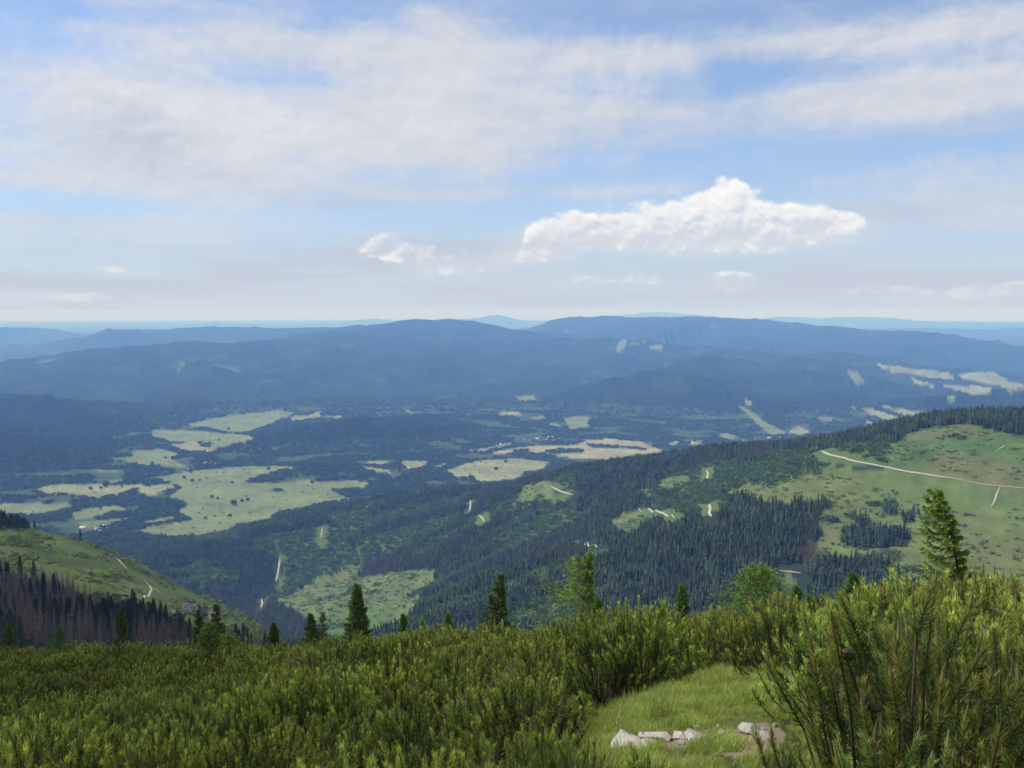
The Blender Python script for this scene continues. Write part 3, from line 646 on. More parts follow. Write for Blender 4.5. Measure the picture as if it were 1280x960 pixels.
# ------------------------------------------------------------------ air
hb = 84000; zt, zb = 95.0, float(GZ.min()) - 1.0
hv = [(sx * hb, sy * hb, z_) for z_ in (zb, zt) for sx, sy in ((-1, -1), (1, -1), (1, 1), (-1, 1))]
hf = [(0, 3, 2, 1), (4, 5, 6, 7), (0, 1, 5, 4), (1, 2, 6, 5), (2, 3, 7, 6), (3, 0, 4, 7)]
hm = bpy.data.materials.new('air'); hm.use_nodes = True; t = hm.node_tree; t.nodes.clear()
o_ = t.nodes.new('ShaderNodeOutputMaterial'); pv = t.nodes.new('ShaderNodeVolumePrincipled'); t.links.new(pv.outputs[0], o_.inputs['Volume'])
pv.inputs['Color'].default_value = (.19, .40, 1.0, 1); pv.inputs['Absorption Color'].default_value = (1, 1, 1, 1)
pv.inputs['Density'].default_value = 7.3e-5; pv.inputs['Anisotropy'].default_value = 0.0
tag(link('haze', make_mesh('haze', hv, np.array(hf)), hm), 'thin blue haze filling the air over the valley', kind='stuff')

# ------------------------------------------------------------------ plant building blocks
def tube(pts, rad, sides=5):
    pts = np.asarray(pts, float); N = len(pts); rad = np.asarray(rad, float)
    d = np.gradient(pts, axis=0); d /= np.maximum(np.linalg.norm(d, axis=1, keepdims=True), 1e-9)
    ref = np.where(np.abs(d[:, 2:3]) > .9, np.array([[1., 0, 0]]), np.array([[0, 0, 1.]]))
    u = np.cross(d, ref); u /= np.linalg.norm(u, axis=1, keepdims=True); v = np.cross(d, u)
    a = np.arange(sides) * 2 * math.pi / sides
    V = pts[:, None] + rad[:, None, None] * (np.cos(a)[None, :, None] * u[:, None] + np.sin(a)[None, :, None] * v[:, None])
    i = np.arange(N - 1)[:, None] * sides; j = np.arange(sides)[None]; j2 = (j + 1) % sides
    Fq = np.stack([i + j, i + j2, i + sides + j2, i + sides + j], -1).reshape(-1, 4)
    return V.reshape(-1, 3), Fq

class Acc:
    def __init__(s): s.v = []; s.q = []; s.t = []; s.c = []; s.n = 0
    def add(s, V, Fc, col):
        V = np.asarray(V, float); Fc = np.asarray(Fc)
        (s.q if Fc.shape[1] == 4 else s.t).append(Fc + s.n); s.v.append(V); s.n += len(V)
        c = np.empty((len(V), 3)); c[:] = col; s.c.append(c)
    def tris(s, A, B_, C_, ca, cc):
        """loose triangles given corner arrays; colours at the foot and at the tip"""
        N = len(A); V = np.stack([A, B_, C_], 1).reshape(-1, 3); c = np.stack([ca, ca, cc], 1).reshape(-1, 3)
        s.t.append(np.arange(3 * N).reshape(-1, 3) + s.n); s.v.append(V); s.c.append(c); s.n += 3 * N
    def mesh(s, name, smooth=False):
        Fc = []
        if s.q: Fc.append(np.vstack(s.q))
        if s.t: Fc.append(np.vstack(s.t))
        return make_mesh(name, np.vstack(s.v), Fc, np.clip(np.vstack(s.c), 0, 1), smooth)

def unit(v): return v / np.maximum(np.linalg.norm(v, axis=-1, keepdims=True), 1e-9)

def needles(acc, g, P, Dn, nper, length, width, spread, c0, c1, t0=0.0):
    """needles round straight shoots: P foot (n,3), Dn vector of shoot (n,3)"""
    n_ = len(P); s_ = g.uniform(t0, 1, (n_, nper)); th = g.uniform(0, 2 * math.pi, (n_, nper))
    ax = unit(Dn)[:, None]; ref = np.where(np.abs(ax[..., 2:3]) > .9, np.array([1., 0, 0]), np.array([0, 0, 1.]))
    u = unit(np.cross(ax, ref)); v = np.cross(ax, u)
    rad = np.cos(th)[..., None] * u + np.sin(th)[..., None] * v
    ang = (spread[0] + (spread[1] - spread[0]) * s_ + g.normal(0, .12, s_.shape))[..., None]
    d = ax * np.cos(ang) + rad * np.sin(ang)
    foot = P[:, None] + Dn[:, None] * s_[..., None]
    L = (length * g.uniform(.75, 1.15, s_.shape))[..., None]
    tip = foot + d * L; side = unit(np.cross(d, g.normal(0, 1, d.shape))) * (width / 2)
    k = np.clip(s_ ** 1.9 + g.normal(0, .16, s_.shape), 0, 1)[..., None]
    c = np.asarray(c0) * (1 - k) + np.asarray(c1) * k
    c = c * (1 + g.normal(0, .14, s_.shape))[..., None]
    acc.tris((foot - side).reshape(-1, 3), (foot + side).reshape(-1, 3), tip.reshape(-1, 3), c.reshape(-1, 3) * .92, c.reshape(-1, 3) * 1.12)

NEEDLE_OLD = np.array([.066, .112, .024]); NEEDLE_NEW = np.array([.47, .53, .115])  # old and new growth; contrast widened to suggest lit tips, dark gaps
def pine_bush(seed, nsh=110, nn=80, nl=.045, nw=.0026, Rb=.62, Hb=1.05, candles=.5, cones=0, up=.75):
    g = np.random.default_rng(seed); A = Acc(); S = Acc(); Cn = Acc(); K = Acc()
    th = g.uniform(0, 2 * math.pi, nsh); rr = Rb * np.sqrt(g.uniform(0, 1, nsh)); low = g.uniform(0, 1, nsh) < .42
    lob = 1 + .25 * np.sin(th * 3 + g.uniform(0, 6)) + .15 * np.sin(th * 5 + g.uniform(0, 6)); rr = rr * lob
    hh = Hb * (1 - .42 * (rr / Rb) ** 2) * g.uniform(.72, 1.0, nsh) * np.where(low, g.uniform(.28, .75, nsh), 1)
    tip = np.stack([rr * np.cos(th), rr * np.sin(th), np.maximum(hh, .12)], -1)
    out = np.stack([np.cos(th), np.sin(th), np.zeros(nsh)], -1)
    ax = unit(out * (.12 + .42 * (rr / Rb))[:, None] + g.normal(0, .13, (nsh, 3)) + np.array([0, 0, up + .25]))
    L = g.uniform(.15, .27, nsh); Dn = ax * L[:, None]; foot = tip - Dn
    c1 = NEEDLE_NEW * (1 + g.normal(0, .2)); 
    brown = g.uniform(0, 1, nsh) < .035
    needles(A, g, foot[~brown], Dn[~brown], nn, nl, nw, (1.0, .45), NEEDLE_OLD, c1)
    if brown.any(): needles(A, g, foot[brown], Dn[brown], nn // 2, nl * .9, nw, (1.0, .5), (.13, .065, .025), (.24, .11, .04))
    # older, sparser shoots under each tip
    kk = g.choice(nsh, nsh // 2, replace=False); ax2 = unit(ax[kk] + out[kk] * .5 + g.normal(0, .3, (len(kk), 3)))
    needles(A, g, foot[kk] - ax2 * .14, ax2 * .16, nn // 2, nl, nw, (1.1, .7), NEEDLE_OLD * .8, NEEDLE_OLD * 1.25)
    step = 1 if nn > 45 else 2
    for i in range(0, nsh, step):
        b0 = np.array([g.normal(0, .05), g.normal(0, .05), -.15]); f = foot[i]
        mid = np.array([f[0] * .75, f[1] * .75, f[2] * .35 + g.uniform(-.03, .05)])
        t_ = np.linspace(0, 1, 5)[:, None]; pts = (1 - t_) ** 2 * b0 + 2 * t_ * (1 - t_) * mid + t_ ** 2 * f
        V, Fq = tube(np.vstack([pts, tip[i]]), [.012, .008, .006, .005, .004, .002], 4); S.add(V, Fq, np.array([.085, .058, .038]) * g.uniform(.7, 1.3))
    for i in np.where(g.uniform(0, 1, nsh) < candles)[0]:
        if low[i]: continue
        l = g.uniform(.025, .075); dd = unit(ax[i] * .5 + np.array([0, 0, .8]) + g.normal(0, .08, 3))
        V, Fq = tube([tip[i] - dd * .01, tip[i] + dd * l * .5, tip[i] + dd * l], [.0055, .006, .002], 5)
        cc = np.array([.20, .19, .075]) * g.uniform(.75, 1.15); K.add(V, Fq, cc)
        if nn > 45:
            needles(K, g, tip[i:i + 1], (dd * l)[None], 26, .016, .0022, (.5, .25), cc, cc * 1.25)
            for q in range(g.integers(0, 3)):
                d3 = unit(dd + g.normal(0, .35, 3)); V, Fq = tube([tip[i], tip[i] + d3 * l * .35, tip[i] + d3 * l * .65], [.005, .006, .002], 5); K.add(V, Fq, cc * .95)
    for i in g.choice(nsh, min(cones, nsh), replace=False) if cones else []:
        for q in range(g.integers(2, 4)):
            d3 = unit(np.array([g.normal(), g.normal(), .3])); cen_ = foot[i] + ax[i] * L[i] * g.uniform(.35, .6) + d3 * .020
            a = np.linspace(-1, 1, 7); rad = .013 * np.sqrt(np.maximum(1 - a * a, .02)) * (1 - .2 * a) * (1 + .12 * (-1) ** np.arange(7))
            V, Fq = tube(cen_ + np.outer(a, d3) * .019, rad, 8); Cn.add(V, Fq, np.array([.085, .052, .032]) * g.uniform(.7, 1.2))
    return A, S, K, Cn

M_NEEDLE = mat_tint('pine_needles', .6, .3, .25, .38, .05, 1.1, .45)
M_BARK = mat_tint('bark', .95, .1, 0, .2, 0, 20, .35)
M_CANDLE = mat_tint('young_shoots', .7, .2, .1, .2)
M_CONE = mat_tint('cone_scales', .8, .2, 0, .2)
M_LEAF = mat_tint('spruce_needles', .7, .25, .22, .18, .02, 3.0, .25)
M_FOREST = mat_tint('forest_foliage', .95, .08, 0, .42, .045)
M_DEADW = mat_tint('dead_wood', .95, .1, 0, .35, .03)

def lib_collection(name, meshes_mats):
    c = bpy.data.collections.new(name)
    for i, (me, mt) in enumerate(meshes_mats):
        if not me.materials: me.materials.append(mt)
        o = bpy.data.objects.new('%s_%02d' % (name, i), me); c.objects.link(o)
    return c

def scatter(name, P, rot, scl, var, coll, label, group=None, tilt=None):
    me = make_mesh(name, P, [], extra={'rot': rot.astype(np.float32), 'scl': scl.astype(np.float32), 'var': var.astype(np.int32)})
    o = link(name, me)
    ng = bpy.data.node_groups.new(name, 'GeometryNodeTree')
    ng.interface.new_socket('Geometry', in_out='INPUT', socket_type='NodeSocketGeometry'); ng.interface.new_socket('Geometry', in_out='OUTPUT', socket_type='NodeSocketGeometry')
    N = ng.nodes.new; Lk = ng.links.new
    gi, go = N('NodeGroupInput'), N('NodeGroupOutput'); ip = N('GeometryNodeInstanceOnPoints'); ci = N('GeometryNodeCollectionInfo')
    ci.inputs['Collection'].default_value = coll; ci.inputs['Separate Children'].default_value = True; ci.inputs['Reset Children'].default_value = True
    def attr(nm, ty):
        a = N('GeometryNodeInputNamedAttribute'); a.data_type = ty; a.inputs[0].default_value = nm; return a.outputs[0]
    cx = N('ShaderNodeCombineXYZ'); Lk(attr('rot', 'FLOAT'), cx.inputs[2])
    Lk(gi.outputs[0], ip.inputs['Points']); Lk(ci.outputs[0], ip.inputs['Instance']); ip.inputs['Pick Instance'].default_value = True
    Lk(attr('var', 'INT'), ip.inputs['Instance Index']); Lk(cx.outputs[0], ip.inputs['Rotation']); Lk(attr('scl', 'FLOAT'), ip.inputs['Scale'])
    Lk(ip.outputs[0], go.inputs[0])
    md = o.modifiers.new('scatter', 'NODES'); md.node_group = ng
    tag(o, label, kind='stuff')
    return o

# ------------------------------------------------------------------ far and middle forest
def cone_tree(A, g, x, y, h, w, col, z0=0.0):
    V = []; Fc = []; tiers = 3; ns = 7
    for k in range(tiers):
        zb_ = z0 + h * (.10 + .27 * k) ; zt_ = z0 + h * (.50 + .25 * k); rb = w * (1 - .27 * k)
        a = np.arange(ns * 2) * math.pi / ns + g.uniform(0, 3); r_ = rb * np.where(np.arange(ns * 2) % 2, .55, 1.0) * g.uniform(.8, 1.15, ns * 2)
        z_ = zb_ + g.normal(0, h * .02, ns * 2) + np.where(np.arange(ns * 2) % 2, h * .05, 0); b0 = len(V)
        V += [(x + r_[i] * math.cos(a[i]), y + r_[i] * math.sin(a[i]), z_[i]) for i in range(ns * 2)]; V.append((x + g.normal(0, .05), y + g.normal(0, .05), zt_))
        Fc += [(b0 + i, b0 + (i + 1) % (ns * 2), b0 + ns * 2) for i in range(ns * 2)]
    A.add(V, Fc, col)
    a = np.arange(4) * math.pi / 2; tv = [(x + .18 * math.cos(q), y + .18 * math.sin(q), z0 - 3) for q in a] + [(x, y, z0 + h * .6)]
    A.add(tv, [(i, (i + 1) % 4, 4) for i in range(4)], (.05, .04, .03))

def puff(A, g, x, y, h, w, col):
    """broad leafy crown made of leaf clumps"""
    n_ = 46; th = g.uniform(0, 6.28, n_); ph = np.arccos(g.uniform(-.5, 1, n_)); rr = g.uniform(.65, 1.05, n_)
    c = np.stack([x + w * rr * np.sin(ph) * np.cos(th), y + w * rr * np.sin(ph) * np.sin(th), h * .55 + h * .48 * rr * np.cos(ph)], -1)
    d1 = unit(g.normal(0, 1, (n_, 3))); d2 = unit(np.cross(d1, g.normal(0, 1, (n_, 3)))); s_ = w * .42
    cc = np.asarray(col) * g.uniform(.7, 1.25, (n_, 1))
    A.tris(c - d1 * s_, c + d1 * s_, c + d2 * s_ * 1.2, cc, cc)

def dead_tree_simple(A, g, x, y, h, col):
    V, Fq = tube([(x, y, -3), (x, y, h * .5), (x + g.normal(0, .2), y, h)], [.22, .14, .03], 4); A.add(V, Fq, col)
    n_ = 30; z_ = g.uniform(.25, .97, n_) * h; th = g.uniform(0, 6.28, n_); l = (1 - z_ / h) * h * .16 + .5
    b_ = np.stack([np.full(n_, x), np.full(n_, y), z_], -1); t_ = b_ + np.stack([np.cos(th) * l, np.sin(th) * l, -l * .25], -1)
    A.tris(b_ + [0, 0, .22], b_ - [0, 0, .22], t_, np.tile(col, (n_, 1)), np.tile(np.asarray(col) * 1.1, (n_, 1)))

def clumps(kind, nvar, seed):
    out = []
    for v in range(nvar):
        g = np.random.default_rng(seed + v); A = Acc()
        if kind == 'mature':
            for i in range(9):
                a = i * 2.4; r_ = 9.5 * math.sqrt((i + .5) / 9)
                cone_tree(A, g, r_ * math.cos(a) + g.normal(0, 1), r_ * math.sin(a) + g.normal(0, 1), g.uniform(8, 19) * g.uniform(.85, 1.1), g.uniform(2.0, 3.7), np.array([.038, .056, .027]) * g.uniform(.5, 1.55))
        elif kind == 'young':
            for i in range(9):
                a = i * 2.4; r_ = 9 * math.sqrt((i + .5) / 9); x, y = r_ * math.cos(a) + g.normal(0, 1.5), r_ * math.sin(a) + g.normal(0, 1.5)
                if g.uniform() < .45: cone_tree(A, g, x, y, g.uniform(4, 8), g.uniform(1.5, 2.2), np.array([.050, .085, .030]) * g.uniform(.7, 1.3))
                else: puff(A, g, x, y, g.uniform(3, 6), g.uniform(1.8, 3.0), np.array([.095, .150, .042]) * g.uniform(.75, 1.25))
        elif kind == 'dead':
            for i in range(9):
                a = i * 2.4; r_ = 9 * math.sqrt((i + .5) / 9)
                dead_tree_simple(A, g, r_ * math.cos(a), r_ * math.sin(a), g.uniform(9, 17), np.array([.15, .115, .09]) * g.uniform(.7, 1.3))
        elif kind == 'broad':
            for i in range(7):
                a = i * 2.4; r_ = 14 * math.sqrt((i + .5) / 7); x, y = r_ * math.cos(a), r_ * math.sin(a)
                if g.uniform() < .4: cone_tree(A, g, x, y, g.uniform(12, 19), g.uniform(3, 4), np.array([.036, .058, .026]) * g.uniform(.8, 1.3))
                else: puff(A, g, x, y, g.uniform(8, 14), g.uniform(4, 6.5), np.array([.066, .102, .036]) * g.uniform(.75, 1.3))
        out.append((A.mesh('clump_%s' % kind), M_FOREST if kind != 'dead' else M_DEADW))
    return out
LIB = {k: lib_collection('lib_' + k, clumps(k, 5, s)) for k, s in (('mature', 10), ('young', 30), ('dead', 50), ('broad', 70))}

def polar_cells(r0, r1, spacing, azlim=33.0):
    """jittered points on rings, even per area, inside the picture's width"""
    out = []; r = r0
    while r < r1:
        s_ = spacing(r) if callable(spacing) else spacing
        a = np.arange(-R(azlim), R(azlim), s_ / r)
        a = a + rng.uniform(-.5, .5, len(a)) * s_ / r; q = r + rng.uniform(-.5, .5, len(a)) * s_
        out.append(np.stack([q * np.sin(a), q * np.cos(a)], -1)); r += s_ * .9
    return np.vstack(out)
def visible(x, y, z, top):
    r = np.hypot(x, y); rm = grid_sample(runmax, x * (1 - 12 / np.maximum(r, 30)), y * (1 - 12 / np.maximum(r, 30)))
    return (z + top) / r > rm - .002
def road_clear(x, y, margin=5.0):
    ok = np.ones(len(x), bool)
    for Q, w in ROADW:
        c = (np.abs(x - Q[:, 0].mean()) < np.ptp(Q[:, 0]) / 2 + 80) & (np.abs(y - Q[:, 1].mean()) < np.ptp(Q[:, 1]) / 2 + 80)
        if not c.any(): continue
        idx = np.where(c)[0]; D2 = np.full(len(idx), 1e9); toward = np.zeros(len(idx))
        for q in Q[::2]:
            dx, dy = x[idx] - q[0], y[idx] - q[1]
            # keep the strip between the road and the viewer open, too (the cut lane shows)
            u = np.hypot(q[0], q[1]); ux, uy = -q[0] / u, -q[1] / u
            al = dx * ux + dy * uy; ac = np.abs(-dx * uy + dy * ux)
            dd = np.where((al > 0), np.maximum(ac - w / 2 - 2, np.maximum(al - 55, 0)), np.hypot(dx, dy) - w / 2 - 8)
            D2 = np.minimum(D2, dd)
        ok[idx[D2 < margin]] = False
    return ok

pts = polar_cells(1150, 3350, 13.0)
z = gh(pts[:, 0], pts[:, 1]); vis = visible(pts[:, 0], pts[:, 1], z, 18)
pts, z = pts[vis], z[vis]
c, _, _, _ = cover(pts[:, 0], pts[:, 1], z)
ok = road_clear(pts[:, 0], pts[:, 1], 9.0); pick = rng.uniform(0, 1, len(c))
for kind, code, nm, lb in (('mature', C_FOREST, 'spruce_forest', 'dark mature spruce forest covering the slope across the gorge'), ('young', C_YOUNG, 'young_woodland', 'bright young trees and scrub regrowing in strips on the far slope'), ('dead', C_DEAD, 'dead_forest', 'patches of brown dead spruces within the far slope forest')):
    k = (c == code) & ok
    mixd = (c == C_DEAD) & (pick < .45)
    if kind == 'mature': k = k | (mixd & ok)
    if kind == 'dead': k = k & ~mixd
    P = np.column_stack([pts[k], z[k]]); print(nm, len(P))
    scatter(nm, P, rng.uniform(0, 6.28, len(P)), rng.uniform(.75, 1.2, len(P)), rng.integers(0, 5, len(P)), LIB[kind], lb)
def scrub_clump(seed):
    g = np.random.default_rng(seed); A = Acc()
    for i in range(9): puff(A, g, g.normal(0, 3.2), g.normal(0, 3.2), g.uniform(.4, 1.3), g.uniform(.7, 1.7), np.array([.19, .26, .085]) * g.uniform(.7, 1.15))
    return A.mesh('scrub')
SCRUB = lib_collection('lib_scrub', [(scrub_clump(i), M_FOREST) for i in range(4)])
k = np.isin(c, (C_MEADOW, C_BARE)) & ok & (rng.uniform(0, 1, len(c)) < np.where(fbm(pts[:, 0] / 80, pts[:, 1] / 80, 3, 451) > 0, .75, .25)) & (np.hypot(pts[:, 0], pts[:, 1]) > 1200)
P = np.column_stack([pts[k], z[k]])
scatter('meadow_scrub', P, rng.uniform(0, 6.28, len(P)), rng.uniform(.5, 1.5, len(P)), rng.integers(0, 4, len(P)), SCRUB, 'low bushes and saplings coming up on the open far slope')
# woods of the main valley and the hills beyond
pts = polar_cells(3350, 8600, lambda r: 19 + (r - 3350) * .003)
z = gh(pts[:, 0], pts[:, 1]); vis = visible(pts[:, 0], pts[:, 1], z, 15); pts, z = pts[vis], z[vis]
c, _, px_, py_ = cover(pts[:, 0], pts[:, 1], z)
fl = z < FLOOR + 25
hillside = (z > FLOOR + 30) & (np.hypot(pts[:, 0], pts[:, 1]) > 5100)
open_ = hillside | fl & (fbm(pts[:, 0] / 260, pts[:, 1] / 260, 3, 401) < -.12)
fade = rng.uniform(0, 1, len(c)) > sstep(np.hypot(pts[:, 0], pts[:, 1]), 6300, 8600)
k = ((c == C_FOREST) & ~open_ & fade) | ((c == C_FIELD) & (rng.uniform(0, 1, len(c)) < .035) & (np.hypot(pts[:, 0], pts[:, 1]) > 3300))
P = np.column_stack([pts[k], z[k]]); print('valley_woodland', len(P))
scatter('valley_woodland', P, rng.uniform(0, 6.28, len(P)), rng.uniform(.6, .95, len(P)) * np.where(c[k] == C_FIELD, rng.uniform(.18, .5, int(k.sum())), 1.0), rng.integers(0, 5, len(P)), LIB['broad'], 'mixed woods on the valley floor and on the hills behind it')

k = hillside & (c == C_FOREST) & fade
P = np.column_stack([pts[k], z[k]]); print('hill_forest', len(P))
scatter('hill_forest', P, rng.uniform(0, 6.28, len(P)), rng.uniform(.7, 1.1, len(P)), rng.integers(0, 5, len(P)), LIB['mature'], 'blue-green spruce forest on the hills behind the fields')

# ------------------------------------------------------------------ single conifers
def spruce(seed, H=2.6, Rm=.75, nbr=60, nsub=9, nn=9, nl=.035, nw=.009, c0=(.030, .055, .018), c1=(.075, .115, .030), asym=0.0, asym_az=math.pi, droop=.15, lean=(0, 0), up_tip=.35, base=.06, taper=.85, trunk=.035, bare=.0, curve=0.0, gap=0.0):
    g = np.random.default_rng(seed); A = Acc(); T = Acc()
    def axis(t): return np.array([lean[0] * t + curve * t * t, lean[1] * t, H * t])
    tt = np.linspace(0, 1, 9); tp = np.array([axis(q) for q in tt]); tp[0, 2] -= H * .06
    V, Fq = tube(tp, trunk * (1 - tt * .9), 7); T.add(V, Fq, (.105, .078, .058))
    PA, DN = [], []
    for i in range(nbr):
        t = base + (1 - base) * (i / nbr) ** .95; 
        if g.uniform() < gap: continue
        az = i * 2.399 + g.normal(0, .25)
        f = 1 + asym * math.cos(az - asym_az)
        L = Rm * max((1 - t), 0.02) ** taper * f * g.uniform(.7, 1.12)
        if L < .03 * Rm: L = .03 * Rm
        p0 = axis(t); hd = np.array([math.cos(az), math.sin(az), 0.0])
        s_ = np.linspace(0, 1, 5); pts_ = p0 + np.outer(s_ * L, hd) + np.outer(-droop * L * np.sin(s_ * math.pi * .8) + up_tip * L * s_ ** 2.2, [0, 0, 1])
        V, Fq = tube(pts_, trunk * .28 * (1 - t * .6) * (1 - s_ * .8), 4); T.add(V, Fq, (.10, .075, .055))
        for q in range(nsub):
            u = bare + (1 - bare) * (q + g.uniform(0, 1)) / nsub; k_ = u * 4; k0 = min(int(k_), 3); P = pts_[k0] + (pts_[k0 + 1] - pts_[k0]) * (k_ - k0)
            sd = np.cross(hd, [0, 0, 1]) * (1 if q % 2 else -1); dl = L * (.42 * (1 - u) + .10) + nl * .5
            d = unit(hd * .8 + sd * g.uniform(.4, 1.0) + np.array([0, 0, g.uniform(-.35, .15)])) * dl
            PA.append(P); DN.append(d)
        PA.append(pts_[3]); DN.append((pts_[4] - pts_[3]) * 1.15)
    PA.append(axis(.93)); DN.append(axis(1.03) - axis(.93))
    PA, DN = np.array(PA), np.array(DN)
    needles(A, g, PA, DN, nn, nl, nw, (.9, .5), c0, c1)
    return A, T

def tree_thing(name, A, T, mat=M_LEAF, foliage_name='crown'):
    root = empty(name)
    if A is not None: link(foliage_name, A.mesh(foliage_name), mat, root)
    link('trunk', T.mesh('trunk', True), M_BARK, root)
    return root

def put(root, px, py_base, r, H=None, rz=0.0, s=1.0):
    a, _ = unproj(px, py_base); x, y = r * math.sin(a), r * math.cos(a); z = float(gh(x, y)[0])
    root.location = (x, y, z); root.rotation_euler = (0, 0, rz); root.scale = (s, s, s)

def need_h(px, py_top, r, py_ref=780):
    """height a tree standing at that column and distance must have to reach that row"""
    a, _ = unproj(px, py_top); _, t = unproj(px, py_top); x, y = r * math.sin(a), r * math.cos(a)
    return float(t) * r - float(gh(x, y)[0])

YG0, YG1 = (.055, .095, .020), (.15, .205, .045)
DK0, DK1 = (.030, .058, .020), (.078, .125, .034)
def _b(c, k=2.3): return tuple(q * k for q in c)
SOLO = [  # px, top row, distance, kind, label
 (446, 731, 30, dict(Rm=.23, nbr=90, taper=.75, c0=DK0, c1=(.085,.125,.03), up_tip=.2), 'dense dark young spruce, leftmost of the three tall ones on the brow'),
 (619, 718, 27, dict(Rm=.27, nbr=70, taper=.9, c0=DK0, c1=(.085,.125,.035), asym=.2, curve=.06, gap=.12), 'slim young spruce between the dense spruce and the one-sided spruce'),
 (722, 690, 24, dict(Rm=.40, nbr=70, taper=.62, c0=YG0, c1=YG1, asym=.72, gap=.12, droop=.22, lean=(.10, 0), up_tip=.45, nn=11), 'wind-trimmed pale green spruce with branches only on one side'),
 (948, 709, 19, dict(Rm=.62, nbr=80, taper=.5, c0=YG0, c1=(.11,.165,.035), up_tip=.5), 'broad bushy spruce rising over the pines behind the grass'),
 (853, 732, 22, dict(Rm=.22, nbr=60, c0=DK0, c1=DK1), 'small thin spruce tip between the one-sided and the bushy spruce'),
 (152, 759, 52, dict(Rm=.24, nbr=50, gap=.22, asym=.25, c0=DK0, c1=(.075,.115,.03)), 'tallest young spruce of the row below the dead forest'),
 (75, 783, 56, dict(Rm=.40, nbr=40, gap=.2, asym=.3, c0=DK0, c1=(.09,.135,.035)), 'pale tipped young spruce in front of the brown dead forest'),
 (10, 777, 58, dict(Rm=.36, nbr=42, gap=.2, c0=DK0, c1=(.085,.125,.035)), 'young spruce at the far left edge of the thicket'),
 (248, 762, 46, dict(Rm=.24, nbr=55, c0=DK0, c1=DK1, gap=.2), 'thin young spruce standing before the rocky outcrop'),
 (270, 756, 44, dict(Rm=.26, nbr=50, c0=(.05,.07,.03), c1=(.11,.13,.05), gap=.3), 'ragged greyish spruce above the yellow-green larches'),
 (342, 779, 38, dict(Rm=.32, nbr=55, c0=DK0, c1=DK1), 'low rounded spruce where the green shoulder meets the thicket'),
 (388, 767, 36, dict(Rm=.26, nbr=55, c0=DK0, c1=DK1), 'small dark spruce, taller of the pair left of the dense spruce'),
 (403, 766, 36, dict(Rm=.15, nbr=45, c0=(.06,.08,.03), c1=(.12,.14,.05), gap=.3), 'spindly pale spruce beside the small dark spruce'),
 (504, 768, 30, dict(Rm=.22, nbr=55, c0=DK0, c1=DK1), 'small dark spruce in front of the light meadow'),
 (560, 767, 28, dict(Rm=.24, nbr=55, c0=YG0, c1=(.11,.16,.04)), 'small pale spruce halfway between two tall spruces'),
 (528, 775, 29, dict(Rm=.18, nbr=45, c0=YG0, c1=(.11,.16,.04), gap=.2), 'tiny sparse spruce on the brow'),
 (996, 733, 18, dict(Rm=.30, nbr=55, c0=DK0, c1=DK1), 'small spruce top right of the bushy spruce'),
 (1067, 716, 16, dict(Rm=.30, nbr=55, c0=DK0, c1=DK1), 'knobbly little spruce left of the leaning larch'),
 (748, 748, 23.5, dict(Rm=.34, nbr=55, c0=YG0, c1=(.12,.18,.04)), 'low pale shoot-covered spruce right of the one-sided spruce'),
]
for i, (px, pt, r, kw, lb) in enumerate(SOLO):
    H = need_h(px, pt, r); H = max(H, .8)
    kw = dict(kw); rm = kw.pop('Rm') * H; nn = kw.pop('nn', 9); big = H > 2.2
    ln = kw.pop('lean', (0, 0)); cv = kw.pop('curve', 0.0) * H; kw['c0'] = _b(kw['c0'], 1.9); kw['c1'] = _b(kw['c1']); kw['nbr'] = int(kw['nbr'] * 1.25)
    A, T = spruce(900 + i, H=H, Rm=rm, nsub=15 if big else 10, nn=nn + 7, nl=.055 + .012 * H, nw=.016 * (r / 25) , trunk=.016 * H, lean=(ln[0] * H, ln[1] * H), curve=cv, **kw)
    root = tree_thing('young_spruce', A, T); put(root, px, pt, r); tag(root, lb, 'spruce', 'young spruces rising out of the dwarf pine thicket')
# larches: soft, light, open crowns
LARCH = [
 (1183, 616, 12.5, dict(Rm=.18, nbr=92, taper=.5, asym=.7, lean=(.22, 0), curve=-.34, gap=.18, droop=.10, up_tip=.35), 'light green larch leaning left at its top above the right thicket'),
 (262, 779, 30, dict(Rm=.42, nbr=60, taper=.5, gap=.05), 'yellow-green young larch, taller of the pair in the left thicket'),
 (286, 792, 29, dict(Rm=.42, nbr=50, taper=.5, gap=.05), 'yellow-green young larch, shorter of the pair in the left thicket'),
 (1130, 732, 11, dict(Rm=.5, nbr=45, taper=.5, gap=.1), 'low feathery larch sprig at the foot of the leaning larch'),
]
for i, (px, pt, r, kw, lb) in enumerate(LARCH):
    H = max(need_h(px, pt, r), .8); kw = dict(kw); rm = kw.pop('Rm') * H; ln = kw.pop('lean', (0, 0)); cv = kw.pop('curve', 0) * H
    A, T = spruce(950 + i, H=H, Rm=rm, nsub=18, nn=26, nl=.045, nw=.010 * max(1, r / 13), trunk=.014 * H, c0=(.13, .20, .045), c1=(.31, .42, .09), lean=(ln[0] * H, 0), curve=cv, **kw)
    root = tree_thing('larch', A, T); put(root, px + (0 if i else 14), pt, r); tag(root, lb, 'larch')

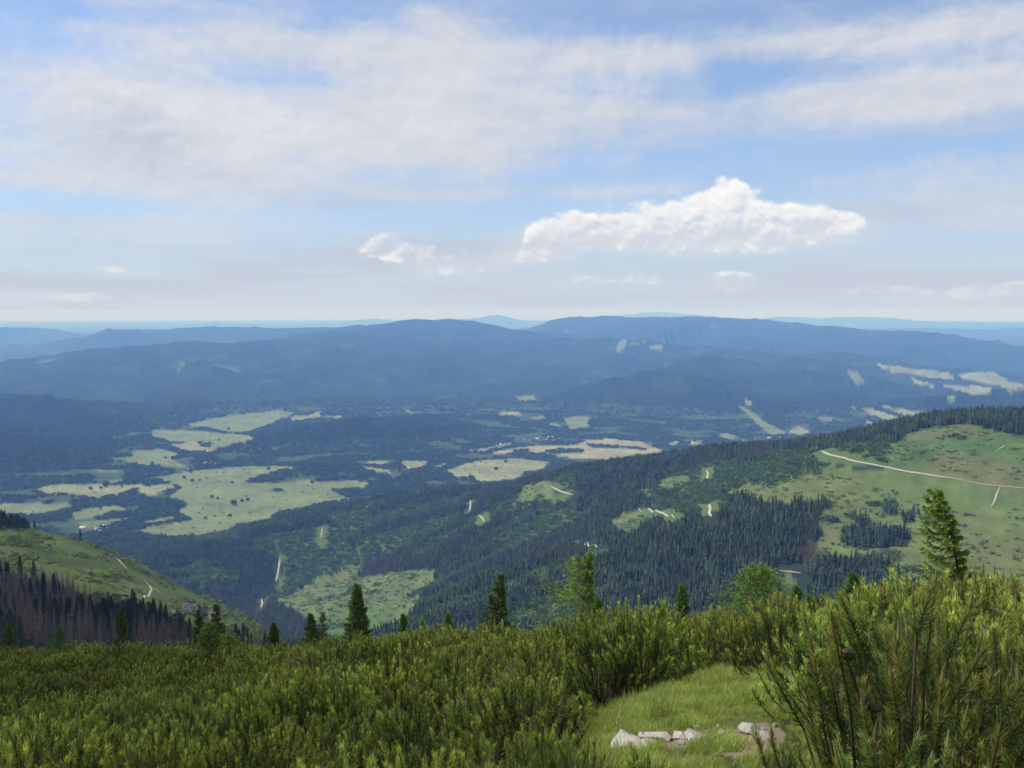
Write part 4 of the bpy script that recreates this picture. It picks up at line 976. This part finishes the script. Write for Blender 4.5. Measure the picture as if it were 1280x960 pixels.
# ------------------------------------------------------------------ slope below on the left: dead and living spruces as single trees
def stick_tree(seed, H=13.0):
    g = np.random.default_rng(seed); A = Acc(); T = Acc(); lx = g.normal(0, .25)
    tt = np.linspace(0, 1, 6); V, Fq = tube([(lx * q, 0, H * q - (1.5 if q == 0 else 0)) for q in tt], .17 * (1 - .88 * tt), 5); T.add(V, Fq, (.19, .155, .135))
    n_ = 90; t = g.uniform(.15, .99, n_); th = g.uniform(0, 6.28, n_); l = (1 - t) ** .7 * H * .135 + .25; l *= g.uniform(.5, 1.1, n_)
    b_ = np.stack([lx * t, np.zeros(n_), H * t], -1); d = np.stack([np.cos(th), np.sin(th), np.full(n_, -.25)], -1); tip = b_ + d * l[:, None]
    col = np.array([.22, .155, .115]) * g.uniform(.75, 1.2, (n_, 1)); w = np.array([0, 0, .07])
    A.tris(b_ + w, b_ - w, tip, col, col)
    for q in range(4):
        k = g.uniform(.3, 1, n_)[:, None]; p = b_ + (tip - b_) * k; dd = unit(d + g.normal(0, .7, d.shape)) * (l * .4)[:, None]; s_ = unit(np.cross(dd, g.normal(0, 1, d.shape))) * .045
        A.tris(p + s_, p - s_, p + dd, col, col * 1.05)
    return A, T
def mid_spruce(seed, H=12.0, c0=(.028, .048, .018), c1=(.062, .090, .030)):
    return spruce(seed, H=H, Rm=H * .17, nbr=75, nsub=5, nn=6, nl=.42, nw=.20, c0=c0, c1=c1, droop=.25, up_tip=.15, base=.08, taper=.8, trunk=.17)
def lib_trees(fn, name, n_, foliage, mat, leafmat):
    L = []
    for i in range(n_):
        A, T = fn(500 + 13 * i); L.append((A.mesh(foliage), T.mesh('trunk', True)))
        L[-1][0].materials.append(leafmat); L[-1][1].materials.append(mat)
    return L
DEADL = lib_trees(stick_tree, 'dead_spruce', 5, 'crown', M_DEADW, M_DEADW)
_DUMMY = 0
LIVEL = lib_trees(mid_spruce, 'spruce', 5, 'crown', M_BARK, M_FOREST)
pts = polar_cells(330, 1320, lambda r: 4.3 + r * .0020, 33)
pts = pts[pts[:, 0] < -60]; z = gh(pts[:, 0], pts[:, 1]); v = visible(pts[:, 0], pts[:, 1], z, 12)
px_, py_ = proj(pts[:, 0], pts[:, 1], z); v &= (px_ > -60) & (px_ < 450) & (py_ < 812)
pts, z, px_, py_ = pts[v], z[v], px_[v], py_[v]
c, _, _, _ = cover(pts[:, 0], pts[:, 1], z, 1.6); rr_ = np.hypot(pts[:, 0], pts[:, 1])
tr_ok = np.ones(len(pts), bool)
for Q, w in TRACKW:
    for q in Q[::3]: tr_ok &= np.hypot(pts[:, 0] - q[0], pts[:, 1] - q[1]) > 6
k = (c == C_FOREST) & tr_ok
# few on the crest of the green shoulder, none on its edge
crest = (rr_ > 900) & (px_ > 135) & (px_ < 340); k &= ~crest
dens = fbm(pts[:, 0] / 35, pts[:, 1] / 35, 3, 421); k &= (dens > -.45) & (rng.uniform(0, 1, len(pts)) < .95)
pts, z, px_, py_, rr_ = pts[k], z[k], px_[k], py_[k], rr_[k]
deadp = sstep(py_, 690, 730) * .52 + fbm(pts[:, 0] / 50, pts[:, 1] / 50, 3, 431) * .9; isdead = deadp > .42; isdead &= rr_ < 820
print('left slope trees', len(pts), isdead.sum())
def place_single(lib, root_name, sel, label_fn, cat, group, nmax=290):
    idx = np.where(sel)[0]; idx = idx[np.argsort(rr_[idx])]; rest = idx[nmax:]
    for j in idx[:nmax]:
        cr, tr = lib[int(rng.integers(0, len(lib)))]
        s_ = float(rng.uniform(.55, 1.35)) * (1.0 if rr_[j] < 700 else 1.1); root = empty(root_name, (pts[j, 0], pts[j, 1], z[j]), float(rng.uniform(0, 6.28)), s_)
        link('crown', cr, None, root); link('trunk', tr, None, root); tag(root, label_fn(j), cat, group)
    return rest
def dl(j): return 'bare grey-brown dead spruce on the left slope, %s' % ('against the green shoulder' if py_[j] < 735 else 'low behind the pine thicket')
def ll(j):
    if rr_[j] > 850: return 'dark spruce on the skyline crest of the left shoulder'
    return 'living dark green spruce among the dead ones on the left slope'
rest_d = place_single(DEADL, 'dead_spruce', isdead, dl, 'dead tree', 'dead spruces on the left slope')
rest_l = place_single(LIVEL, 'spruce', ~isdead, ll, 'spruce', 'living spruces on the left slope')
def joined(lib, nm):
    out = []
    for cr, tr in lib:
        vs, fs, cs, off = [], [], [], 0
        for me in (cr, tr):
            a = np.empty(len(me.vertices) * 3, np.float32); me.vertices.foreach_get('co', a); vs.append(a.reshape(-1, 3))
            cc = np.empty(len(me.vertices) * 4, np.float32); me.color_attributes['tint'].data.foreach_get('color', cc); cs.append(cc.reshape(-1, 4)[:, :3])
            tot = np.empty(len(me.polygons), np.int32); me.polygons.foreach_get('loop_total', tot); lp = np.empty(len(me.loops), np.int32); me.loops.foreach_get('vertex_index', lp)
            st = np.concatenate([[0], np.cumsum(tot)[:-1]])
            for kk in (3, 4):
                s_ = st[tot == kk]
                if len(s_): fs.append(lp[s_[:, None] + np.arange(kk)[None]] + off)
            off += len(a) // 3
        out.append((make_mesh(nm, np.vstack(vs), fs, np.vstack(cs)), cr.materials[0]))
    return out
for rest, lib, nm, lb in ((rest_d, DEADL, 'dead_spruce_stand', 'further dead spruces massed on the left slope'), (rest_l, LIVEL, 'spruce_stand', 'further spruces massed along and behind the left crest')):
    if len(rest):
        scatter(nm, np.column_stack([pts[rest], z[rest]]), rng.uniform(0, 6.28, len(rest)), rng.uniform(.55, 1.15, len(rest)), rng.integers(0, 5, len(rest)), lib_collection('lib_' + nm, joined(lib, nm)), lb)

# low scrub on the green shoulder
pts2 = polar_cells(450, 1200, 7.0, 33); pts2 = pts2[pts2[:, 0] < 0]; z2 = gh(pts2[:, 0], pts2[:, 1]); c2, _, _, _ = cover(pts2[:, 0], pts2[:, 1], z2)
k = (c2 == C_GRASS) & visible(pts2[:, 0], pts2[:, 1], z2, 3) & (fbm(pts2[:, 0] / 60, pts2[:, 1] / 60, 3, 441) > .12)
for Q, w in TRACKW:
    for q in Q[::3]: k &= np.hypot(pts2[:, 0] - q[0], pts2[:, 1] - q[1]) > 7
P = np.column_stack([pts2[k], z2[k]]); print('scrub', len(P))
scatter('low_scrub', P, rng.uniform(0, 6.28, len(P)), rng.uniform(.6, 1.2, len(P)), rng.integers(0, 4, len(P)), SCRUB, 'low green scrub on the bare left shoulder')

# ------------------------------------------------------------------ dwarf pines
BROW_X = [-200, 0, 60, 150, 250, 330, 400, 480, 560, 640, 700, 760, 800, 860, 900, 940, 980, 1010, 1060, 1120, 1160, 1220, 1280, 1400, 1700]
BROW_Y = [800, 797, 796, 792, 790, 794, 790, 785, 787, 780, 772, 766, 762, 765, 754, 738, 742, 750, 735, 724, 717, 708, 694, 680, 660]
LOD = [
 [pine_bush(100 + i, nsh=112, nn=240, nl=.044, nw=.0032, Rb=.56, Hb=1.1, candles=.55, cones=11, up=.8) for i in range(5)],
 [pine_bush(200 + i, nsh=104, nn=100, nl=.046, nw=.0075, Rb=.64, Hb=1.05, candles=.55, up=.85) for i in range(6)],
 [pine_bush(300 + i, nsh=92, nn=42, nl=.052, nw=.014, Rb=.68, Hb=1.05, candles=.3, up=.9) for i in range(5)],
]
NEARM = []
for A, S, K, Cn in LOD[0]:
    pass
def merged(parts, nm, mats):
    V = []; Fq = []; Ft = []; cs = []; off = 0; mi_q = []; mi_t = []
    for i, A in enumerate(parts):
        if not A.n: continue
        V.append(np.vstack(A.v)); cs.append(np.vstack(A.c))
        if A.q: q = np.vstack(A.q) + off; Fq.append(q); mi_q += [i] * len(q)
        if A.t: t_ = np.vstack(A.t) + off; Ft.append(t_); mi_t += [i] * len(t_)
        off += A.n
    Fc = ([np.vstack(Fq)] if Fq else []) + ([np.vstack(Ft)] if Ft else [])
    me = make_mesh(nm, np.vstack(V), Fc, np.clip(np.vstack(cs), 0, 1))
    for mt in mats: me.materials.append(mt)
    me.polygons.foreach_set('material_index', np.array(mi_q + mi_t, np.int32)); return me
for A, S, K, Cn in LOD[0]:
    d = dict(foliage=merged([A, K], 'foliage', [M_NEEDLE, M_CANDLE]), stems=merged([S, Cn], 'stems', [M_BARK, M_CONE]))
    NEARM.append(d)
bush_lib = bpy.data.collections.new('lib_bush'); order = 0; VARS = {}
for lod in (1, 2):
    VARS[lod] = []
    for A, S, K, Cn in LOD[lod]:
        me = merged([A, S, K], 'dwarf_pine_%02d' % order, [M_NEEDLE, M_BARK, M_CANDLE]); o = bpy.data.objects.new('bush_%02d' % order, me); bush_lib.objects.link(o)
        VARS[lod].append(order); order += 1

cells = []
r = 1.35
while r < 95:
    s_ = .62 if r < 8 else (.78 if r < 25 else 1.0 + (r - 25) * .008)
    a = np.arange(R(-36), R(36), s_ / r); a = a + rng.uniform(-.45, .45, len(a)) * s_ / r; q = r + rng.uniform(-.45, .45, len(a)) * s_
    cells.append(np.stack([q * np.sin(a), q * np.cos(a)], -1)); r += s_ * .88
B_ = np.vstack(cells); bx_, by_ = B_[:, 0], B_[:, 1]; bz = gh(bx_, by_); br = np.hypot(bx_, by_)
px_, py_ = proj(bx_, by_, bz)
brow = np.interp(px_, BROW_X, BROW_Y) - 4 + 26 * fbm(bx_ / 2.6, by_ / 2.6, 3, 601) + rng.uniform(-4, 6, len(px_))
_, tb = unproj(px_, brow); allowed = tb * br - bz            # height that just reaches the brow line
grow = fbm(bx_ / 4, by_ / 4, 3, 501)
want = (1.08 + .62 * grow) * rng.uniform(.82, 1.12, len(px_)) * np.where(br < 5, .95, 1)
hgt = np.minimum(want, allowed)
front = (px_ > 330) & (px_ < 1000) & (br < 6.9); _, tf = unproj(px_, np.interp(px_, [330, 560, 690, 740, 800, 960, 1000], [880, 895, 915, 942, 942, 936, 925]) + 12 * fbm(bx_ / .8, by_ / .8, 2, 611)); hgt = np.where(front, np.minimum(hgt, tf * br - bz), hgt)
keep = (hgt > np.where(front, .22, .42))
# nearest bushes: only the right corner comes close to the camera
minr = np.interp(px_, [-200, 0, 400, 700, 900, 1000, 1060, 1150, 1400], [6.5, 6.2, 5.2, 4.2, 4.0, 3.1, 2.95, 2.85, 2.8])
keep &= br > minr
keep &= fbm(bx_ / 1.7, by_ / 1.7, 2, 521) > np.where(br < 26, -.30, -.7)
def blocks_clear(x, y, z, h, rad):
    bad = np.zeros(len(x), bool)
    for fx in (-.8, 0, .8):
        for fz in (.15, .55, .95):
            u, v = proj(x + fx * rad, y, z + h * fz); bad |= inpoly(u, v, CLEAR_IN)
    return bad
CLEAR_IN = [(712,880),(735,872),(800,876),(850,862),(872,845),(925,834),(992,830),(1000,845),(978,868),(962,900),(962,930),(905,926),(850,935),(790,945),(770,935),(735,915)]
keep &= ~(blocks_clear(bx_, by_, bz, hgt * 1.05, .55 * hgt) & ~front) & ~(front & (br > 6.1) & (px_ > 690))
bx_, by_, bz, br, hgt, px_, py_ = (q[keep] for q in (bx_, by_, bz, br, hgt, px_, py_))
sc = hgt / 1.1 * 1.13
near = br < 6.9
inview = (px_ > -60) & (px_ < 1340)
print('near bushes', (near & inview).sum(), 'thicket', (~near).sum())
def bush_label(j, n_all):
    p, q = px_[j], py_[j]
    if p > 1040: return 'tall dwarf pine with cones and pale upright shoots in the near right corner'
    if p > 960: return 'dwarf pine bush bordering the right end of the grassy clearing'
    if p > 720: return 'low dwarf pine in front of the rocks of the clearing'
    if p > 380: return 'dwarf pine bush along the lower edge, left of the clearing'
    return 'dwarf pine bush in the shaded lower left edge'
nb = np.where(near & inview & (px_ > 985) & (px_ < 1120) & (br > 3.0))[0]      # low skirts of the bushes beside the clearing
nb2 = np.where(near & inview & (px_ > 990) & (br < 4.3))[0]
ex = np.append(bx_[nb] - .38, bx_[nb2] * .80); ey = np.append(by_[nb] - .12, by_[nb2] * .80); nb = np.append(nb, nb2)
bx_, by_ = np.append(bx_, ex), np.append(by_, ey); bz = np.append(bz, gh(ex, ey)); br = np.append(br, np.hypot(ex, ey)); sc = np.append(sc, sc[nb] * np.where(np.arange(len(nb)) < len(nb) - len(nb2), .52, .66)); px_ = np.append(px_, px_[nb]); py_ = np.append(py_, py_[nb])
near = np.append(near, np.ones(len(nb), bool)); inview = np.append(inview, np.ones(len(nb), bool))
for j in np.where(near & inview)[0]:
    d = NEARM[int(rng.integers(0, 5))]
    root = empty('dwarf_pine', (bx_[j], by_[j], bz[j] - .03), float(rng.uniform(0, 6.28)), float(sc[j]))
    root.rotation_euler = (float(rng.normal(0, .06)), float(rng.normal(0, .06)), float(rng.uniform(0, 6.28)))
    for k_ in ('foliage', 'stems'): link(k_, d[k_], None, root)
    tag(root, bush_label(j, 0), 'dwarf pine', 'dwarf pine bushes nearest the camera')
k = ~near
var = np.where(br[k] < 21, rng.choice(VARS[1], k.sum()), rng.choice(VARS[2], k.sum()))
scatter('dwarf_pine_thicket', np.column_stack([bx_[k], by_[k], bz[k] - .03]), rng.uniform(0, 6.28, k.sum()), sc[k] * rng.uniform(.95, 1.1, k.sum()), var, bush_lib, 'dense thicket of dwarf pine covering the near slope up to its brow')

# ------------------------------------------------------------------ grassy clearing, stones
def tuft(seed, n_=60, h=.12, w=.006):
    g = np.random.default_rng(seed); A = Acc(); p = g.normal(0, .07, (n_, 2)); b0 = np.column_stack([p, np.full(n_, -.01)])
    th = g.uniform(0, 6.28, n_); le = g.uniform(.2, .8, n_); hh = h * g.uniform(.5, 1.1, n_)
    mid = b0 + np.column_stack([np.cos(th) * le * hh * .3, np.sin(th) * le * hh * .3, hh * .65]); tip = b0 + np.column_stack([np.cos(th) * le * hh, np.sin(th) * le * hh, hh])
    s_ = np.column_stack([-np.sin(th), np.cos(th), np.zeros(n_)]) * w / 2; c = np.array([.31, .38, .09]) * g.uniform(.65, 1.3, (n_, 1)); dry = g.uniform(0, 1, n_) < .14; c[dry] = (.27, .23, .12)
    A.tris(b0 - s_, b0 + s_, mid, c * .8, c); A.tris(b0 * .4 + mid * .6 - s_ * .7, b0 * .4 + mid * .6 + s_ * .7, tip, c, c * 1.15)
    return A.mesh('tuft')
M_GRASS = mat_tint('grass_blades', .7, .2, .25, .3, .04)
xs = rng.uniform(-1.5, 5.5, 90000); ys = rng.uniform(3.2, 13, 90000); zs = gh(xs, ys); u, v = proj(xs, ys, zs)
CG = [(700,868),(730,858),(790,862),(815,868),(852,850),(868,834),(920,822),(1005,815),(1040,828),(1050,850),(1070,880),(1080,930),(1090,990),(905,990),(800,960),(770,965),(715,950),(695,905)]
ing = inpoly(u, v, CG); _jx, _jy = pj(xs, ys); st = inpoly(u + _jx, v + _jy, PATHP); nn_ = fbm(xs / 1.2, ys / 1.2, 4, 341); ing &= ~(st & (nn_ > -.03))
# moss-soft short grass with taller clumps
tall = fbm(xs / .5, ys / .5, 3, 511)
P = np.column_stack([xs, ys, zs])[ing]; T_ = tall[ing]; keepg = rng.uniform(0, 1, len(P)) < .5 + T_; P, T_ = P[keepg], T_[keepg]; print('grass', len(P))
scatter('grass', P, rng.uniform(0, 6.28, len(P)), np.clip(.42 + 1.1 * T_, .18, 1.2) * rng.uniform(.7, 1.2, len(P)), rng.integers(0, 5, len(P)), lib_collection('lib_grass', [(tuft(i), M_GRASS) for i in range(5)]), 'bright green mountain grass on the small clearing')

m_rock, n, b = mat_principled('pale_rock', .92, .2)
tc = n.new('ShaderNodeTexCoord'); f1 = n.noise(tc.outputs['Object'], 3.0, 6.0, .65); f2 = n.noise(tc.outputs['Object'], 14.0, 5.0, .6)
c_ = n.mix(n.step(f1, .35, .65), (.33, .30, .255), (.55, .515, .455)); c_ = n.mix(n.step(f2, .58, .66), c_, (.16, .15, .12)); n.put(b.inputs['Base Color'], c_)
bp = n.new('ShaderNodeBump'); bp.inputs['Distance'].default_value = .02; bp.inputs['Strength'].default_value = .8; n.put(bp.inputs['Height'], f2); n.t.links.new(bp.outputs[0], b.inputs['Normal'])
def rock_mesh(seed, sx, sy, sz, sub=4):
    import bmesh
    bm = bmesh.new(); bmesh.ops.create_icosphere(bm, subdivisions=sub, radius=1)
    V = np.array([v.co[:] for v in bm.verts]); g = np.random.default_rng(seed)
    for _ in range(13):
        nrm = unit(g.normal(0, 1, 3)); d = g.uniform(.40, .75); s_ = V @ nrm; V = V - np.outer(np.maximum(s_ - d, 0), nrm)
    V *= (1 + .05 * noise2(V[:, 0] * 3 + seed, V[:, 1] * 3 + V[:, 2] * 2, seed))[:, None]; V *= np.array([sx, sy, sz])
    for v, q in zip(bm.verts, V): v.co = q
    me = bpy.data.meshes.new('rock'); bm.to_mesh(me); bm.free(); return me
ROCKS = [(783,930,.17,.20,.10,'largest pale stone at the left end of the clearing'), (800,940,.13,.12,.08,'broken pale stone just below the largest one'), (824,928,.16,.12,.08,'flat pale stone right of the largest one'), (808,934,.08,.1,.06,'small stone wedged between the two largest pale stones'),
 (868,926,.10,.09,.05,'small pale stone at the middle of the clearing edge'), (884,928,.12,.08,.04,'flat stone in the bare earth of the clearing'), (940,914,.13,.10,.06,'pale stone at the right end of the bare earth'), (955,922,.11,.09,.05,'stone beside the right end of the bare earth'), (918,927,.08,.07,.05,'little stone between bare earth and right hand pines'),
 (775,905,.07,.05,.04,'tiny stone sunk in the grass'), (900,922,.07,.06,.04,'pebble-like stone in the bare earth'), (849,922,.07,.08,.04,'low stone peeping out of the grass edge')]
for i, (px, py, sx, sy, sz, lb) in enumerate(ROCKS):
    p = hit(px, py, 1.5, 60)
    o = link('rock', rock_mesh(700 + i, sx, sy, sz), m_rock); o.location = (p[0], p[1], p[2] + sz * .25); o.rotation_euler = (0, 0, i * 1.3); tag(o, lb, 'rock', 'pale stones of the clearing')
for i in range(34):
    p = hit(float(rng.uniform(775, 968)), float(rng.uniform(906, 940)), 1.5, 60); s_ = float(rng.uniform(.012, .04))
    if p is None: continue
    o = link('stone', rock_mesh(800 + i % 6, 1.3, 1.0, .7, 2) if i < 6 else STONE[i % 6], m_rock)
    if i < 6:
        STONE = (STONE if i else []) + [o.data]
    o.scale = (s_, s_, s_); o.location = (p[0], p[1], p[2] + s_ * .3); o.rotation_euler = (0, 0, i * 2.1); tag(o, 'small loose stone on the bare earth of the clearing', 'stone', 'loose stones of the clearing')
# bare grey dead branches sticking out of the thicket
for i, (px, py, r, h, lb) in enumerate([(622, 822, 13.5, .95, 'bare greyish dead branches in the middle of the thicket'), (578, 845, 11.5, .8, 'bare brown twigs left of the grey dead branches'), (975, 800, 12.0, .9, 'pale dead stem behind the grassy clearing'), (700, 872, 8.2, .45, 'low dead twigs where the thicket meets the clearing'), (300, 850, 14, .9, 'dead twigs in the left part of the thicket')]):
    g = np.random.default_rng(60 + i); A = Acc()
    def twig(p, d, l, rad, dep):
        pp = [p]; dd = d
        for q in range(4): dd = unit(dd + g.normal(0, .16, 3)); pp.append(pp[-1] + dd * l / 4)
        V, Fq = tube(pp, np.linspace(rad, rad * .35, 5), 5); A.add(V, Fq, np.array([.23, .19, .155]) * g.uniform(.7, 1.2))
        if dep:
            for q in range(5): twig(pp[int(g.integers(1, 5))], unit(dd + g.normal(0, .6, 3)), l * g.uniform(.35, .6), rad * .5, dep - 1)
    for q in range(3): twig(np.array([g.normal(0, .08), g.normal(0, .08), -.05]), unit(np.array([g.normal(0, .4), g.normal(0, .4), 1.0])), h, .013, 2)
    a, _ = unproj(px, py); x, y = r * math.sin(a), r * math.cos(a); o = link('dead_branch', A.mesh('dead_branch'), M_BARK); o.location = (x, y, float(gh(x, y)[0])); tag(o, lb, 'dead branch')
# rocky outcrop on the left slope
m_dr, n, b = mat_principled('dark_rock', .95, .1); tc = n.new('ShaderNodeTexCoord'); f1 = n.noise(tc.outputs['Object'], .35, 6.0, .65)
n.put(b.inputs['Base Color'], n.mix(n.step(f1, .35, .7), (.035, .04, .032), (.17, .16, .145)))
for i, (px, py, s_, lb) in enumerate([(240, 768, 13, 'large dark rocky outcrop on the edge of the green shoulder'), (222, 774, 8, 'smaller rock left of the large dark outcrop'), (262, 772, 9, 'greyish rock right of the large dark outcrop')]):
    p = hit(px, py, 450); o = link('rock_outcrop', rock_mesh(740 + i, s_, s_ * .8, s_ * .8, 5), m_dr); o.location = (p[0], p[1], p[2] + s_ * .1); tag(o, lb, 'rock outcrop')

# ------------------------------------------------------------------ houses of the valley villages
M_WALL = [None] * 2
def flat(name, c, rough=.8):
    m, n, b = mat_principled(name, rough, .2); tc = n.new('ShaderNodeTexCoord'); f = n.noise(tc.outputs['Object'], .8, 4.0); n.put(b.inputs['Base Color'], n.mix(f, tuple(q * .85 for q in c), tuple(min(q * 1.1, .9) for q in c))); return m
M_WALL = [flat('white_plaster', (.78, .77, .73)), flat('cream_plaster', (.66, .60, .48))]; M_ROOF = [flat('red_tile', (.36, .13, .085)), flat('grey_slate', (.22, .22, .23)), flat('light_metal', (.62, .62, .62), .5)]
M_GLASS = flat('dark_glass', (.05, .06, .07), .2)
def house_parts(L, W, H, rh):
    a, b_ = L / 2, W / 2
    V = [(-a, -b_, -3), (a, -b_, -3), (a, b_, -3), (-a, b_, -3), (-a, -b_, H), (a, -b_, H), (a, b_, H), (-a, b_, H), (-a, 0, H + rh), (a, 0, H + rh)]
    walls = make_mesh('wall', V, [np.array([(0, 1, 5, 4), (2, 3, 7, 6), (1, 2, 6, 5), (3, 0, 4, 7)]), np.array([(5, 6, 9), (7, 4, 8)])])
    e = .8; V = []
    for dz in (0.05, .35):
        V += [(-a - e, -b_ - e, H - e * rh / b_ + dz), (a + e, -b_ - e, H - e * rh / b_ + dz), (-a - e, 0, H + rh + dz), (a + e, 0, H + rh + dz), (-a - e, b_ + e, H - e * rh / b_ + dz), (a + e, b_ + e, H - e * rh / b_ + dz)]
    roof = make_mesh('roof', V, [np.array([(6, 7, 9, 8), (8, 9, 11, 10), (1, 0, 2, 3), (3, 2, 4, 5), (0, 1, 7, 6), (5, 4, 10, 11), (1, 3, 9, 7), (3, 5, 11, 9), (2, 0, 6, 8), (4, 2, 8, 10)])])
    wins = []
    for k in range(int(L // 4)):
        x = -a + 2 + k * 4; V = [(x, -b_ - .08, 1.2), (x + 1.4, -b_ - .08, 1.2), (x + 1.4, -b_ - .08, 2.7), (x, -b_ - .08, 2.7), (x, -b_ + .05, 1.2), (x + 1.4, -b_ + .05, 1.2), (x + 1.4, -b_ + .05, 2.7), (x, -b_ + .05, 2.7)]
        wins.append(make_mesh('window', V, np.array([(0, 1, 2, 3), (0, 4, 5, 1), (1, 5, 6, 2), (2, 6, 7, 3), (3, 7, 4, 0)])))
    return walls, roof, wins
HM = [house_parts(14, 9, 5, 4), house_parts(24, 12, 6, 3.5), house_parts(11, 8, 4.5, 4)]
VILL = [('village at the foot of the central hill', [(672,549),(676,547),(680,549),(684,550),(690,547),(694,549),(698,550),(702,549),(706,550),(692,551),(662,551),(655,549),(686,547),(722,548),(733,547),(620,557),(626,556),(631,556)]),
 ('village below the ski slope', [(962,548),(975,547),(988,545),(993,546),(998,545),(1003,546),(1008,546),(1016,546),(1022,545),(1028,545),(944,549),(930,551),(866,554),(872,552)]),
 ('hamlet beside the large left field', [(256,580),(261,581),(265,579),(269,581),(241,585),(236,587)]),
 ('village behind the green shoulder', [(104,661),(110,662),(118,660),(125,666),(130,658),(134,661),(138,657),(142,660),(146,659),(122,662),(113,663),(136,663),(157,651)])]
hc = 0
for vn, lst in VILL:
    for q, (px, py) in enumerate(lst):
        p = hit(px, py, 3300)
        if p is None: continue
        i = [1, 0, 2][q % 3]; W_, Rf, Wn = HM[i]
        root = empty('house', p.tolist(), (q * 1.7) % 3.1, .95)
        wo = link('wall', W_, None, root); ro = link('roof', Rf, None, root)
        mw, mr = M_WALL[(q // 2) % 2 if q % 4 else 0], M_ROOF[[2, 1, 0, 1][q % 4]]
        for o, mt in ((wo, mw), (ro, mr)):
            if not o.data.materials: o.data.materials.append(mt)
            o.material_slots[0].link = 'OBJECT'; o.material_slots[0].material = mt
        for wmesh in Wn: link('window', wmesh, M_GLASS, wo)
        rc = {0: 'pale metal', 1: 'dark', 2: 'red', 3: 'grey'}[q % 4]
        tag(root, '%s roofed %shouse in the %s' % (rc, 'long ' if i == 1 else 'small ', vn), 'house', 'houses of the ' + vn); hc += 1
print('houses', hc)

# lone trees on the valley meadows
LT = lib_trees(lambda s: (lambda A, g: ([puff(A, g, g.normal(0, 2), g.normal(0, 2), g.uniform(9, 13), g.uniform(4, 6), (.036, .060, .024)) for _ in range(3)], (A, _trunk()))[1])(Acc(), np.random.default_rng(s)), 'x', 3, 'crown', M_BARK, M_FOREST) if False else None
def lone(seed):
    g = np.random.default_rng(seed); A = Acc(); T = Acc()
    for _ in range(4): puff(A, g, g.normal(0, 2.5), g.normal(0, 2.5), g.uniform(9, 14), g.uniform(4.5, 6.5), (.036, .060, .024))
    V, Fq = tube([(0, 0, -1), (0, 0, 4), (.3, 0, 8)], [.6, .45, .2], 6); T.add(V, Fq, (.08, .06, .05)); return A, T
LT = lib_trees(lone, 'x', 3, 'crown', M_BARK, M_FOREST)
lone_px = [(293,631,1.5),(287,646,.9),(310,626,.9),(302,627,.8),(241,602,1),(230,598,1),(216,574,1.1),(207,573,.8),(274,551,.9),(286,537,1.1),(290,604,.8),(170,581,1),(190,580,.9),(245,572,.9),(257,572,.8),(265,622,.8),(272,624,.7),(257,649,.8),(390,604,.8),(620,588,1.3),(632,578,1),(335,587,.9),(250,601,.7),(113,612,1),(132,609,1.2),(126,611,.9),(350,543,.8)]
for i, (px, py, s_) in enumerate(lone_px):
    p = hit(px, py, 3300); cr, tr = LT[i % 3]; root = empty('broadleaf_tree', p.tolist(), i * .7, s_ * 1.1); link('crown', cr, None, root); link('trunk', tr, None, root)
    tag(root, 'biggest lone round tree out on the large valley meadow' if i == 0 else 'small dark lone tree dotted on the pale valley fields', 'tree', 'lone trees on the valley fields')

# ------------------------------------------------------------------ unseen clouds put overhead, sized to throw shade on the left slopes
m_cl, n, b = mat_principled('cloud_white', 1.0, 0.0); b.inputs['Base Color'].default_value = (.9, .9, .9, 1)
def cloud(target, alt, sx, sy, sz, seed, lb, rz=0.0):
    import bmesh
    bm = bmesh.new(); bmesh.ops.create_icosphere(bm, subdivisions=5, radius=1); V = np.array([v.co[:] for v in bm.verts])
    k = 1 + .5 * fbm(V[:, 0] * 1.7 + seed, V[:, 1] * 1.7 + V[:, 2] * .9, 5, seed); V = V * k[:, None]; V[:, 2] = np.where(V[:, 2] < 0, V[:, 2] * .35, V[:, 2]); V *= np.array([sx, sy, sz])
    for v, q in zip(bm.verts, V): v.co = q
    me = bpy.data.meshes.new('cloud'); bm.to_mesh(me); bm.free(); me.polygons.foreach_set('use_smooth', np.ones(len(me.polygons), bool))
    o = link('cloud', me, m_cl); o.rotation_euler = (0, 0, rz); k = (alt - target[2]) / SD[2]; o.location = (target[0] + SD[0] * k, target[1] + SD[1] * k, alt); tag(o, lb, kind='stuff')
SHADE_CLOUDS = [((-250, 440, -150), 1500, 175, 170, 70, 3, 'unseen cumulus placed overhead to shade the left slopes'),
          ((-33, 28, -10), 1300, 22, 60, 14, 5, 'unseen scrap of cloud shaped and placed overhead to shade the near left thicket', R(17))]
for c_ in SHADE_CLOUDS: cloud(*c_)
